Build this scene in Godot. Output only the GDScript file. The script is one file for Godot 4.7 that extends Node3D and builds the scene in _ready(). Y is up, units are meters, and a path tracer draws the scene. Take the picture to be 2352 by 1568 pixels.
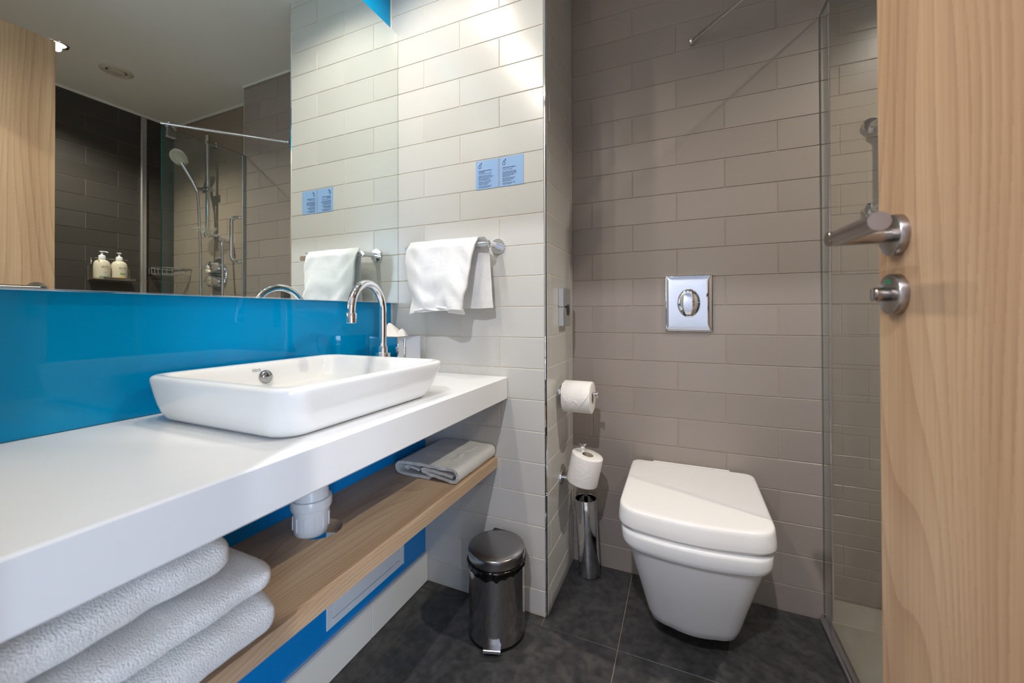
extends Node3D

# Bathroom: x to the right, y up, camera looks towards -z. Left wall (mirror) is x = 0, floor is y = 0.
const ZW := -1.1972   # white tiled wall
const ZN := -1.5249   # taupe wall of the toilet niche
const ZS := -1.65     # end wall of the shower
const XC := 0.6146    # side of the white wall (niche reveal)
const XS := 1.4363    # corner between niche and shower
const XD := 2.395     # dark shower wall
const YC := 2.306     # ceiling
const ZF := -0.03      # wall with the doorway, inner face

var rng := RandomNumberGenerator.new()
var M := {}
var shared := {}


# ---------------------------------------------------------------- mesh builder
class Mb:
	var v := PackedVector3Array()
	var uv := PackedVector2Array()
	var sg := PackedInt32Array()
	var grain := 2
	var own_uv := false

	func tri(a: Vector3, b: Vector3, c: Vector3, s: int = -1) -> void:
		v.append(a); v.append(b); v.append(c)
		sg.append(s)

	func quad(a: Vector3, b: Vector3, c: Vector3, d: Vector3, s: int = -1) -> void:
		tri(a, b, c, s); tri(a, c, d, s)

	func mark() -> int:
		return v.size()

	func seal(from: int) -> void:
		var vol := 0.0
		var o := v[from] if v.size() > from else Vector3.ZERO
		for i in range(from, v.size(), 3):
			vol += (v[i] - o).dot((v[i + 1] - o).cross(v[i + 2] - o))
		if vol > 0.0:   # counter-clockwise seen from outside: Godot's front is clockwise
			for i in range(from, v.size(), 3):
				var t := v[i + 1]
				v[i + 1] = v[i + 2]
				v[i + 2] = t

	func xf(t: Transform3D, from: int = 0) -> void:
		for i in range(from, v.size()):
			v[i] = t * v[i]

	func cbox(c: Vector3, s: Vector3, b: float = 0.0) -> void:
		var m := mark()
		var h := s * 0.5
		if b <= 0.0:
			var p := []
			for i in 8:
				p.append(c + Vector3(h.x * (1 if i & 1 else -1), h.y * (1 if i & 2 else -1), h.z * (1 if i & 4 else -1)))
			for f in [[0, 1, 3, 2], [4, 6, 7, 5], [0, 4, 5, 1], [2, 3, 7, 6], [0, 2, 6, 4], [1, 5, 7, 3]]:
				quad(p[f[0]], p[f[1]], p[f[2]], p[f[3]])
			seal(m)
			return
		b = minf(b, minf(h.x, minf(h.y, h.z)) * 0.9)
		# corner points: for each corner three points, one on each face
		var q := []
		for i in 8:
			var s3 := Vector3(1 if i & 1 else -1, 1 if i & 2 else -1, 1 if i & 4 else -1)
			var row := []
			for ax in 3:
				var d := h - Vector3(b, b, b)
				d[ax] = h[ax]
				row.append(c + d * s3)
			q.append(row)
		for ax in 3:
			var a1 := 1 << ((ax + 1) % 3)
			var a2 := 1 << ((ax + 2) % 3)
			for sd in [0, 1]:
				var b0: int = (1 << ax) * sd
				var order: Array = [b0, b0 | a1, b0 | a1 | a2, b0 | a2]
				if sd == 0:
					order.reverse()
				quad(q[order[0]][ax], q[order[1]][ax], q[order[2]][ax], q[order[3]][ax])
		for ax in 3:   # edges along ax
			var u := (ax + 1) % 3
			var w := (ax + 2) % 3
			for su in [0, 1]:
				for sw in [0, 1]:
					var e0: int = (1 << u) * su + (1 << w) * sw
					var e1: int = e0 | (1 << ax)
					if su == sw:
						quad(q[e0][u], q[e0][w], q[e1][w], q[e1][u])
					else:
						quad(q[e0][u], q[e1][u], q[e1][w], q[e0][w])
		for i in 8:
			var par := (i & 1) + ((i >> 1) & 1) + ((i >> 2) & 1)
			if par % 2 == 1:
				tri(q[i][0], q[i][1], q[i][2])
			else:
				tri(q[i][0], q[i][2], q[i][1])
		seal(m)

	# rings of equal length, closed round; caps are fans to the ring's middle
	func loft(rings: Array, cap0 := true, cap1 := true, crease := 40.0) -> void:
		var m := mark()
		var n: int = rings[0].size()
		var group := 1
		for k in range(rings.size() - 1):
			var a: PackedVector3Array = rings[k]
			var b: PackedVector3Array = rings[k + 1]
			if k > 0:
				var z: PackedVector3Array = rings[k - 1]
				var most := 0.0
				for i in [0, n / 4, n / 2, 3 * n / 4]:
					var d0 := a[i] - z[i]
					var d1 := b[i] - a[i]
					if d0.length() > 1e-6 and d1.length() > 1e-6:
						most = maxf(most, d0.angle_to(d1))
				if most > deg_to_rad(crease):
					group += 1
			for i in n:
				var j := (i + 1) % n
				quad(a[i], a[j], b[j], b[i], group)
		if cap0:
			cap(rings[0], true)
		if cap1:
			cap(rings[rings.size() - 1], false)
		seal(m)

	func cap(ring: PackedVector3Array, back: bool) -> void:
		var c := Vector3.ZERO
		for p in ring:
			c += p
		c /= ring.size()
		for i in ring.size():
			var j := (i + 1) % ring.size()
			if back:
				tri(c, ring[j], ring[i])
			else:
				tri(c, ring[i], ring[j])

	# profile: Vector2(radius, height); turned round y
	func lathe(prof: Array, n: int = 24, crease := 35.0) -> void:
		var m := mark()
		var group := 1
		for k in range(prof.size() - 1):
			var p: Vector2 = prof[k]
			var q: Vector2 = prof[k + 1]
			if k > 0:
				var d0: Vector2 = p - (prof[k - 1] as Vector2)
				var d1 := q - p
				if d0.length() > 1e-7 and d1.length() > 1e-7 and absf(d0.angle_to(d1)) > deg_to_rad(crease):
					group += 1
			for i in n:
				var a := TAU * i / n
				var b := TAU * (i + 1) / n
				var ca := Vector3(cos(a), 0, sin(a))
				var cb := Vector3(cos(b), 0, sin(b))
				var A := ca * p.x + Vector3(0, p.y, 0)
				var B := cb * p.x + Vector3(0, p.y, 0)
				var C := cb * q.x + Vector3(0, q.y, 0)
				var D := ca * q.x + Vector3(0, q.y, 0)
				if p.x < 1e-6:
					tri(A, C, D, group)
				elif q.x < 1e-6:
					tri(A, B, D, group)
				else:
					quad(A, B, C, D, group)
		seal(m)

	func tube(pts: Array, r: float, n: int = 12, ends := true) -> void:
		var rings := []
		var t0: Vector3 = ((pts[1] as Vector3) - (pts[0] as Vector3)).normalized()
		var up := Vector3.UP if absf(t0.y) < 0.9 else Vector3.RIGHT
		var side := t0.cross(up).normalized()
		for k in pts.size():
			var p: Vector3 = pts[k]
			var t: Vector3
			if k == 0:
				t = t0
			elif k == pts.size() - 1:
				t = (p - (pts[k - 1] as Vector3)).normalized()
			else:
				t = ((pts[k + 1] as Vector3) - (pts[k - 1] as Vector3)).normalized()
			side = (side - t * side.dot(t)).normalized()
			var other := t.cross(side)
			var ring := PackedVector3Array()
			for i in n:
				var a := TAU * i / n
				ring.append(p + (side * cos(a) + other * sin(a)) * r)
			rings.append(ring)
		loft(rings, ends, ends, 80.0)

	# straight round bar between two points with small chamfers
	func bar(a: Vector3, b: Vector3, r: float, n: int = 16, ch := 0.001) -> void:
		var m := mark()
		var l := a.distance_to(b)
		lathe([Vector2(0, 0), Vector2(r - ch, 0), Vector2(r, ch), Vector2(r, l - ch), Vector2(r - ch, l), Vector2(0, l)], n)
		var y := (b - a).normalized()
		var x := y.cross(Vector3.FORWARD if absf(y.z) < 0.9 else Vector3.UP).normalized()
		xf(Transform3D(Basis(x, y, x.cross(y)), a), m)

	func ball(c: Vector3, r: Vector3, n: int = 20) -> void:
		var m := mark()
		var prof := []
		for k in n / 2 + 1:
			var a := PI * k / (n / 2)
			prof.append(Vector2(sin(a), -cos(a)))
		prof[0] = Vector2(0, -1)
		prof[n / 2] = Vector2(0, 1)
		lathe(prof, n, 90.0)
		xf(Transform3D(Basis.from_scale(r), c), m)

	# outline in x-y, pushed from z = 0 to z = depth with chamfers
	func slab(poly: PackedVector2Array, depth: float, ch := 0.0, t := Transform3D()) -> void:
		var m := mark()
		var n := poly.size()
		var ins := PackedVector2Array()
		var turn := 1.0
		var area := 0.0
		for i in n:
			area += poly[i].cross(poly[(i + 1) % n])
		turn = 1.0 if area > 0 else -1.0
		for i in n:
			var d0 := (poly[i] - poly[(i + n - 1) % n]).normalized()
			var d1 := (poly[(i + 1) % n] - poly[i]).normalized()
			var nn := Vector2(-(d0.y + d1.y), d0.x + d1.x) * turn
			nn = nn.normalized()
			ins.append(poly[i] + nn * ch)
		var rings := []
		var steps := [[ins, 0.0], [poly, ch], [poly, depth - ch], [ins, depth]] if ch > 0 else [[poly, 0.0], [poly, depth]]
		for s in steps:
			var ring := PackedVector3Array()
			for p in (s[0] as PackedVector2Array):
				ring.append(Vector3(p.x, p.y, s[1]))
			rings.append(ring)
		for k in range(rings.size() - 1):
			for i in n:
				var j := (i + 1) % n
				quad(rings[k][i], rings[k][j], rings[k + 1][j], rings[k + 1][i], -1)
		var idx := Geometry2D.triangulate_polygon(ins if ch > 0 else poly)
		var last: PackedVector3Array = rings[rings.size() - 1]
		var first: PackedVector3Array = rings[0]
		# side quads above run counter-clockwise from outside when turn > 0
		for i in range(0, idx.size(), 3):
			var a := idx[i]; var b := idx[i + 1]; var c := idx[i + 2]
			var cw := (last[b] - last[a]).cross(last[c] - last[a]).z * turn < 0.0
			if cw:
				var s := b
				b = c
				c = s
			tri(last[a], last[b], last[c])
			tri(first[a], first[c], first[b])
		seal(m)
		xf(t, m)

	func mesh() -> ArrayMesh:
		var st := SurfaceTool.new()
		st.begin(Mesh.PRIMITIVE_TRIANGLES)
		var g1 := (grain + 1) % 3
		var g2 := (grain + 2) % 3
		for i in v.size():
			st.set_smooth_group(sg[i / 3])
			st.set_uv(uv[i] if own_uv else Vector2(v[i][grain], v[i][g1] + v[i][g2]))
			st.add_vertex(v[i])
		st.generate_normals()
		st.index()
		return st.commit()


# ---------------------------------------------------------------- scene helpers
func piece(called: String, b: Mb, mat: Material, parent: Node = null, label := "") -> MeshInstance3D:
	var o := MeshInstance3D.new()
	o.name = called
	o.mesh = b.mesh()
	o.material_override = mat
	o.cast_shadow = GeometryInstance3D.SHADOW_CASTING_SETTING_ON
	if label:
		o.set_meta("label", label)
	(parent if parent else self).add_child(o, true)
	return o


func tag(o: Node, label: String, category: String, group := "", kind := "") -> void:
	o.set_meta("label", label)
	o.set_meta("category", category)
	if group:
		o.set_meta("group", group)
	if kind:
		o.set_meta("kind", kind)


func numbered(called: String) -> String:
	if not has_node(called):
		return called
	var k := 1
	while has_node("%s_%03d" % [called, k]):
		k += 1
	return "%s_%03d" % [called, k]


func thing(called: String, label: String, category: String, at := Vector3.ZERO, group := "", kind := "") -> Node3D:
	var o := Node3D.new()
	o.name = numbered(called)
	add_child(o)
	o.position = at
	tag(o, label, category, group, kind)
	return o


func rrect(x0: float, x1: float, z0: float, z1: float, r: float, y: float, k := 8) -> PackedVector3Array:
	var ring := PackedVector3Array()
	for c in [[x1 - r, z1 - r, 0.0], [x0 + r, z1 - r, 90.0], [x0 + r, z0 + r, 180.0], [x1 - r, z0 + r, 270.0]]:
		for i in k + 1:
			var a := deg_to_rad(c[2] + 90.0 * i / k)
			ring.append(Vector3(c[0] + r * cos(a), y, c[1] + r * sin(a)))
	return ring


func rpoly(w: float, h: float, r: float, k := 5) -> PackedVector2Array:
	var p := PackedVector2Array()
	for c in [[w / 2 - r, h / 2 - r, 0.0], [-w / 2 + r, h / 2 - r, 90.0], [-w / 2 + r, -h / 2 + r, 180.0], [w / 2 - r, -h / 2 + r, 270.0]]:
		for i in k + 1:
			var a := deg_to_rad(c[2] + 90.0 * i / k)
			p.append(Vector2(c[0] + r * cos(a), c[1] + r * sin(a)))
	return p


func arc(c: Vector3, ux: Vector3, uy: Vector3, r: float, a0: float, a1: float, n: int) -> Array:
	var out := []
	for i in n + 1:
		var a := deg_to_rad(lerpf(a0, a1, float(i) / n))
		out.append(c + ux * (r * cos(a)) + uy * (r * sin(a)))
	return out


func smooth(pts: Array, n: int) -> Array:
	var c := Curve3D.new()
	for i in pts.size():
		var p: Vector3 = pts[i]
		var t := Vector3.ZERO
		if i > 0 and i < pts.size() - 1:
			t = ((pts[i + 1] as Vector3) - (pts[i - 1] as Vector3)) / 6.0
		c.add_point(p, -t, t)
	var out := []
	var l := c.get_baked_length()
	for i in n + 1:
		out.append(c.sample_baked(l * i / n, true))
	return out


func text_part(called: String, s: String, height: float, mat: Material, parent: Node, t: Transform3D, bold := false, halign := HORIZONTAL_ALIGNMENT_LEFT, serif := false, spacing := 0.0) -> MeshInstance3D:
	var f := SystemFont.new()
	f.font_names = PackedStringArray(["Droid Serif" if serif else "Droid Sans"])
	f.font_weight = 700 if bold else 400
	var tm := TextMesh.new()
	tm.font = f
	tm.font_size = 32
	tm.pixel_size = height / 32.0
	tm.depth = 0.0003
	tm.curve_step = 2.0
	tm.text = s
	tm.line_spacing = spacing
	tm.horizontal_alignment = halign
	var o := MeshInstance3D.new()
	o.name = called
	o.mesh = tm
	o.material_override = mat
	o.transform = t
	parent.add_child(o, true)
	return o


# ---------------------------------------------------------------- materials
func mat(called: String, c: Color, rough := 0.5, metal := 0.0, spec := 0.5) -> StandardMaterial3D:
	var m := StandardMaterial3D.new()
	m.resource_name = called
	m.albedo_color = c
	m.roughness = rough
	m.metallic = metal
	m.metallic_specular = spec
	M[called] = m
	return m


func noise_tex(seed_: int, freq: float, size: int, ramp: Gradient = null, normal := false, strength := 4.0, type := FastNoiseLite.TYPE_SIMPLEX_SMOOTH, octaves := 4) -> NoiseTexture2D:
	var n := FastNoiseLite.new()
	n.seed = seed_
	n.frequency = freq
	n.noise_type = type
	n.fractal_octaves = octaves
	var t := NoiseTexture2D.new()
	t.width = size
	t.height = size
	t.seamless = true
	t.noise = n
	if normal:
		t.as_normal_map = true
		t.bump_strength = strength
	if ramp:
		t.color_ramp = ramp
	return t


func ramp2(a: Color, b: Color, lo := 0.0, hi := 1.0) -> Gradient:
	var g := Gradient.new()
	g.offsets = PackedFloat32Array([lo, hi])
	g.colors = PackedColorArray([a, b])
	return g


func wood_texture() -> ImageTexture:
	var w := 1024
	var h := 512
	var im := Image.create(w, h, false, Image.FORMAT_RGB8)
	var n1 := FastNoiseLite.new(); n1.seed = 5; n1.frequency = 0.0022; n1.fractal_octaves = 2
	var n2 := FastNoiseLite.new(); n2.seed = 9; n2.frequency = 0.05; n2.fractal_octaves = 2
	var n3 := FastNoiseLite.new(); n3.seed = 21; n3.frequency = 0.008; n3.fractal_octaves = 2
	var light := Color(0.93, 0.79, 0.63)
	var dark := Color(0.70, 0.53, 0.39)
	for y in h:
		for x in w:
			var fx := float(x)
			var fy := float(y)
			var bend := n1.get_noise_2d(fx * 0.55, fy * 1.6)
			var rings := fy * 0.055 + bend * 7.0
			var s := fposmod(rings, 1.0)
			var line := pow(s, 3.0) * 0.75
			var fib := n2.get_noise_2d(fx * 0.10, fy * 4.2)
			var broad := n3.get_noise_2d(fx * 0.12, fy * 1.1)
			var t := clampf(0.22 + line * 0.42 + fib * 0.16 + broad * 0.28, 0.0, 1.0)
			im.set_pixel(x, y, light.lerp(dark, t))
	im.generate_mipmaps()
	return ImageTexture.create_from_image(im)


func make_materials() -> void:
	for k in 3:
		var d := (k - 1) * 0.008
		mat("white_tile_%d" % k, Color(0.785 + d, 0.775 + d, 0.752 + d), 0.22, 0.0, 0.5)
		mat("taupe_tile_%d" % k, Color(0.60 + d, 0.555 + d, 0.52 + d), 0.30, 0.0, 0.5)
		mat("dark_tile_%d" % k, Color(0.25 + d, 0.232 + d, 0.22 + d), 0.32, 0.0, 0.5)
		mat("end_tile_%d" % k, Color(0.60 + d, 0.545 + d, 0.485 + d), 0.28, 0.0, 0.5)
	mat("white_grout", Color(0.90, 0.86, 0.78), 0.9)
	mat("taupe_grout", Color(0.70, 0.64, 0.58), 0.9)
	mat("dark_grout", Color(0.44, 0.41, 0.38), 0.9)
	mat("floor_grout", Color(0.72, 0.64, 0.54), 0.9)
	mat("ceiling", Color(0.93, 0.92, 0.90), 0.95)
	mat("plaster", Color(0.80, 0.80, 0.81), 0.9)
	mat("blue_glass", Color(0.0, 0.58, 0.79), 0.04, 0.0, 0.35)
	mat("blue_paint", Color(0.0, 0.54, 0.84), 0.25, 0.0, 0.5)
	mat("mirror", Color(0.93, 0.955, 0.94), 0.0, 1.0)
	mat("mirror_edge", Color(0.55, 0.60, 0.58), 0.15, 0.3)
	mat("solid_surface", Color(0.93, 0.93, 0.93), 0.22, 0.0, 0.45)
	mat("ceramic", Color(0.94, 0.935, 0.925), 0.06, 0.0, 0.5)
	mat("toilet_seat", Color(0.94, 0.925, 0.91), 0.14, 0.0, 0.5)
	mat("chrome", Color(0.90, 0.905, 0.92), 0.03, 1.0)
	mat("dark_chrome", Color(0.66, 0.67, 0.68), 0.05, 1.0)
	mat("lid_steel", Color(0.66, 0.65, 0.65), 0.24, 1.0)
	mat("soft_chrome", Color(0.82, 0.82, 0.83), 0.18, 1.0)
	mat("steel", Color(0.66, 0.63, 0.61), 0.26, 1.0)
	mat("bin_steel", Color(0.72, 0.71, 0.71), 0.10, 1.0)
	mat("aluminium", Color(0.80, 0.80, 0.80), 0.35, 0.9)
	mat("white_plastic", Color(0.90, 0.91, 0.92), 0.25)
	mat("grey_plastic", Color(0.55, 0.55, 0.55), 0.4)
	mat("black_plastic", Color(0.03, 0.03, 0.033), 0.35)
	mat("liner", Color(0.012, 0.012, 0.014), 0.18, 0.0, 0.5)
	mat("green", Color(0.05, 0.5, 0.3), 0.4)
	mat("sticker", Color(0.56, 0.70, 0.87), 0.5)
	mat("ink", Color(0.15, 0.12, 0.36), 0.6)
	mat("ink_light", Color(0.34, 0.40, 0.66), 0.6)
	mat("brand_grey", Color(0.55, 0.57, 0.58), 0.4)
	mat("brand_brown", Color(0.30, 0.24, 0.26), 0.5)
	mat("paper", Color(0.93, 0.91, 0.885), 0.95)
	mat("card", Color(0.72, 0.66, 0.58), 0.9)
	mat("cream", Color(0.86, 0.82, 0.74), 0.2)
	mat("teal", Color(0.25, 0.62, 0.62), 0.4)
	mat("gold", Color(0.78, 0.56, 0.20), 0.4)
	mat("yellow", Color(0.90, 0.80, 0.10), 0.4)
	mat("leaf_green", Color(0.55, 0.70, 0.35), 0.4)
	mat("deep_green", Color(0.15, 0.42, 0.18), 0.4)
	mat("tray", Color(0.70, 0.67, 0.61), 0.25)
	mat("skirting", Color(0.86, 0.85, 0.83), 0.22)
	mat("print_blue", Color(0.35, 0.45, 0.68), 0.4)
	mat("vent_white", Color(0.80, 0.78, 0.72), 0.5)
	mat("spray_face", Color(0.62, 0.63, 0.58), 0.35)
	var towel := mat("towel", Color(0.95, 0.945, 0.935), 1.0, 0.0, 0.2)
	towel.uv1_triplanar = true
	towel.uv1_scale = Vector3(9, 9, 9)
	towel.heightmap_enabled = true
	towel.heightmap_texture = noise_tex(3, 0.075, 512, null, false, 1.0, FastNoiseLite.TYPE_SIMPLEX, 4)
	towel.heightmap_scale = 0.22
	towel.rim_enabled = true
	towel.rim = 0.3
	var mt := mat("mat_cloth", Color(0.86, 0.86, 0.85), 1.0, 0.0, 0.2)
	mt.uv1_triplanar = true
	mt.uv1_scale = Vector3(14, 14, 14)
	mt.heightmap_enabled = true
	mt.heightmap_texture = towel.heightmap_texture
	mt.heightmap_scale = 0.05
	var pp: StandardMaterial3D = M.paper
	pp.uv1_triplanar = true
	pp.uv1_scale = Vector3(12, 12, 12)
	pp.heightmap_enabled = true
	pp.heightmap_texture = noise_tex(8, 0.03, 256, null, false, 1.0, FastNoiseLite.TYPE_CELLULAR, 2)
	pp.heightmap_scale = 0.06
	var fl := mat("floor_tile", Color(1, 1, 1), 0.42, 0.0, 0.5)
	fl.uv1_triplanar = true
	fl.uv1_world_triplanar = true
	fl.uv1_scale = Vector3(1.1, 1.1, 1.1)
	fl.albedo_texture = noise_tex(14, 0.012, 1024, ramp2(Color(0.225, 0.222, 0.225), Color(0.315, 0.308, 0.303), 0.15, 0.85), false, 1.0, FastNoiseLite.TYPE_SIMPLEX_SMOOTH, 6)
	fl.detail_enabled = true
	fl.detail_blend_mode = BaseMaterial3D.BLEND_MODE_MUL
	fl.detail_albedo = noise_tex(15, 0.06, 512, ramp2(Color(0.84, 0.84, 0.84), Color(1, 1, 1), 0.25, 0.6), false, 1.0, FastNoiseLite.TYPE_SIMPLEX_SMOOTH, 5)
	var wt := wood_texture()
	var door := mat("door_wood", Color(0.80, 0.78, 0.765), 0.5, 0.0, 0.35)
	door.albedo_texture = wt
	door.uv1_scale = Vector3(0.47, 1.7, 1)
	var shelf := mat("shelf_wood", Color(0.86, 0.89, 0.93), 0.5, 0.0, 0.35)
	shelf.albedo_texture = wt
	shelf.uv1_scale = Vector3(0.75, 2.6, 1)
	var glass := mat("glass", Color(0.40, 0.48, 0.46, 0.10), 0.0, 0.0, 0.5)
	glass.transparency = BaseMaterial3D.TRANSPARENCY_ALPHA
	var ge := mat("glass_edge", Color(0.05, 0.28, 0.27), 0.1, 0.0, 0.5)
	ge.metallic = 0.0
	var clear := mat("clear_plastic", Color(0.92, 0.93, 0.90, 0.22), 0.05, 0.0, 0.5)
	clear.transparency = BaseMaterial3D.TRANSPARENCY_ALPHA
	var lampm := mat("lamp_glow", Color(1, 0.95, 0.85), 0.5)
	lampm.emission_enabled = true
	lampm.emission = Color(1.0, 0.93, 0.80)
	lampm.emission_energy_multiplier = 14.0
	var win := mat("window_glow", Color(0.9, 0.95, 1), 0.5)
	win.emission_enabled = true
	win.emission = Color(0.80, 0.89, 1.0)
	win.emission_energy_multiplier = 1.5


# ---------------------------------------------------------------- setting
func tile_mesh(s: Vector3) -> ArrayMesh:
	var key := "%.4f %.4f %.4f" % [s.x, s.y, s.z]
	if not shared.has(key):
		var b := Mb.new()
		b.cbox(Vector3.ZERO, s, 0.0011)
		shared[key] = b.mesh()
	return shared[key]


# rows of tiles on a wall; o: foot of the wall's face, u: along the wall, n: out of the wall
func tiles(parent: Node, o: Vector3, u: Vector3, n: Vector3, length: float, ys: Array, odd: Array, even: Array, kind: String, called := "tile") -> void:
	var j := 0.0023
	var th := 0.009
	for k in range(ys.size() - 1):
		var cuts: Array = [0.0]
		for c in (odd if k % 2 == 1 else even):
			if c > 0.004 and c < length - 0.004:
				cuts.append(c)
		cuts.append(length)
		for i in range(cuts.size() - 1):
			var w: float = cuts[i + 1] - cuts[i] - (j if i < cuts.size() - 2 else 0.0)
			var h: float = ys[k + 1] - ys[k] - j
			var t := MeshInstance3D.new()
			t.name = called
			t.mesh = tile_mesh(Vector3(absf(u.x) * w + absf(n.x) * th, h, absf(u.z) * w + absf(n.z) * th))
			t.material_override = M["%s_%d" % [kind, rng.randi() % 3]]
			t.position = o + u * (cuts[i] + w * 0.5) + Vector3(0, (ys[k] + ys[k + 1]) * 0.5, 0) - n * (th * 0.5 - rng.randf() * 0.0003)
			t.rotation = Vector3(0, 0, 0) + Vector3(rng.randf_range(-1, 1) * absf(n.z), rng.randf_range(-1, 1), rng.randf_range(-1, 1) * absf(n.x)) * 0.0006
			parent.add_child(t, true)


func lines(first: float, top: float) -> Array:
	var a: Array = [0.0]
	var y := first
	while y < top - 0.01:
		a.append(y)
		y += 0.1
	a.append(top)
	return a


func structure(called: String, label: String, category: String, boxes: Array, m: Material) -> Node3D:
	var b := Mb.new()
	for e in boxes:
		var lo: Vector3 = e[0]
		var hi: Vector3 = e[1]
		b.cbox((lo + hi) * 0.5, hi - lo)
	var o := piece(called, b, m)
	tag(o, label, category, "", "structure")
	return o


func build_setting() -> void:
	# floor: a bed of grout with the dark tiles as pieces of their own
	var fl := structure("floor", "dark grey tiled bathroom floor with pale joints", "floor", [[Vector3(-0.1, -0.12, -1.75), Vector3(2.5, -0.002, 0.24)]], M.floor_grout)
	var g := 0.0016
	var x := [0.153, 0.2279, 0.6053, 0.8348, 1.400]
	var rects := [
		[x[0], x[1], ZW, -1.159], [x[1], x[2], ZW, -1.159], [x[2], x[3], ZN, -1.159], [x[3], x[4], ZN, -1.159],
		[x[0], x[1], -1.159, -0.558], [x[1], x[3], -1.159, -0.558], [x[3], x[4], -1.159, -0.558],
		[x[0], x[1], -0.558, 0.043], [x[1], x[3], -0.558, 0.043], [x[3], x[4], -0.558, 0.043],
		[x[0], x[1], 0.043, 0.24], [x[1], x[3], 0.043, 0.24], [x[3], x[4], 0.043, 0.24]]
	for r in rects:
		var b := Mb.new()
		b.cbox(Vector3((r[0] + r[1]) / 2, -0.005, (r[2] + r[3]) / 2), Vector3(r[1] - r[0] - g, 0.010, r[3] - r[2] - g), 0.0007)
		piece("floor_tile", b, M.floor_tile, fl)
	structure("ceiling", "plain painted bathroom ceiling above mirror and shower", "ceiling", [[Vector3(-0.1, YC, -1.75), Vector3(2.5, YC + 0.12, 0.24)]], M.ceiling)
	# left wall with the boxed-in lower part
	structure("wall_left", "wall behind the blue glass panel and the mirror", "wall", [[Vector3(-0.1, -0.1, -1.75), Vector3(-0.008, YC + 0.02, 0.24)]], M.plaster)
	var bx := structure("wall_boxing", "blue boxed-in pipe duct below the washbasin counter", "wall", [[Vector3(-0.01, -0.01, ZW), Vector3(0.153, 0.677, ZF)]], M.blue_paint)
	bx.name = "wall_lower_left"
	var sk := thing("baseboard_left", "white tile skirting along the foot of the blue duct", "baseboard", Vector3.ZERO, "", "structure")
	var cuts := [ZF, -0.08, -0.318, -0.618, -0.918, ZW + 0.001]
	for i in range(cuts.size() - 1):
		var b := Mb.new()
		b.cbox(Vector3(0.157, 0.053, (cuts[i] + cuts[i + 1]) / 2), Vector3(0.012, 0.105, absf(cuts[i] - cuts[i + 1]) - 0.0016), 0.0014)
		piece("skirting_tile", b, M.skirting, sk)
	# white wall and the niche reveal
	var wb := structure("wall_back", "white tiled end wall beside the washbasin", "wall", [[Vector3(-0.1, -0.01, -1.75), Vector3(XC - 0.0012, YC + 0.02, ZW - 0.0020)]], M.white_grout)
	tiles(wb, Vector3(0.0, 0, ZW), Vector3.RIGHT, Vector3.BACK, 0.6066, lines(0.0796, YC), [0.302], [0.1513, 0.4535], "white_tile")
	var rl := ZW - ZN - 0.0085
	tiles(wb, Vector3(XC, 0, ZW - 0.0075), Vector3.FORWARD, Vector3.RIGHT, rl, lines(0.0837, YC), [0.273], [0.031], "white_tile", "reveal_tile")
	var tr := Mb.new()
	tr.cbox(Vector3(XC - 0.0042, YC / 2, ZW - 0.0032), Vector3(0.0076, YC, 0.0076), 0.002)
	tag(piece("trim_1", tr, M.chrome), "thin chrome strip on the outer corner of the white tiles", "tile trim", "", "structure")
	# taupe niche wall
	var wn := structure("wall_niche", "taupe tiled wall behind the toilet", "wall", [[Vector3(XC - 0.01, -0.01, -1.75), Vector3(XS - 0.0012, YC + 0.02, ZN - 0.0020)]], M.taupe_grout)
	tiles(wn, Vector3(XC, 0, ZN), Vector3.RIGHT, Vector3.BACK, 0.8170, lines(0.0837, YC), [0.0777, 0.3799, 0.6821], [0.2288, 0.531], "taupe_tile")
	tiles(wn, Vector3(XS, 0, ZN - 0.006), Vector3.FORWARD, Vector3.RIGHT, 0.12, lines(0.0837, YC), [], [], "taupe_tile", "return_tile")
	var t2 := Mb.new()
	t2.cbox(Vector3(XS - 0.003, YC / 2, ZN - 0.0025), Vector3(0.006, YC, 0.006), 0.0015)
	tag(piece("trim_2", t2, M.chrome), "chrome corner strip where the taupe wall steps back into the shower", "tile trim", "", "structure")
	# shower walls
	var we := structure("wall_shower_end", "beige-taupe tiled end wall of the shower", "wall", [[Vector3(1.40, -0.01, -1.75), Vector3(2.5, YC + 0.02, ZS - 0.0020)]], M.taupe_grout)
	tiles(we, Vector3(XS, 0, ZS), Vector3.RIGHT, Vector3.BACK, XD - XS, lines(0.0837, YC), [0.06, 0.362, 0.664, 0.94], [0.211, 0.513, 0.815], "end_tile")
	var wr := structure("wall_right", "dark brown tiled side wall of the shower", "wall", [[Vector3(XD + 0.0020, -0.01, -1.75), Vector3(2.52, YC + 0.02, 0.24)]], M.dark_grout)
	var o1 := []
	var o2 := []
	for z in [-1.494, -1.192, -0.890, -0.588, -0.286, 0.016]:
		o1.append(z - ZS)
		o2.append(z + 0.151 - ZS)
	tiles(wr, Vector3(XD, 0, ZS), Vector3.BACK, Vector3.LEFT, ZF - ZS, lines(0.0837, YC), o1, o2, "dark_tile")
	var cv := Mb.new()
	cv.cbox(Vector3(XD - 0.006, YC - 0.008, (ZS + ZF) / 2), Vector3(0.012, 0.016, ZF - ZS), 0.003)
	cv.cbox(Vector3((XS + XD) / 2, YC - 0.008, ZS + 0.006), Vector3(XD - XS, 0.016, 0.012), 0.003)
	cv.cbox(Vector3((XC + XS) / 2, YC - 0.006, ZN + 0.005), Vector3(XS - XC, 0.012, 0.010), 0.003)
	tag(piece("trim_3", cv, M.ceiling), "pale sealant bead between the shower walls and the ceiling", "ceiling trim", "", "structure")
	var al := Mb.new()
	al.cbox(Vector3(XD - 0.009, YC / 2 - 0.01, -1.471), Vector3(0.018, YC - 0.02, 0.032), 0.003)
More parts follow.
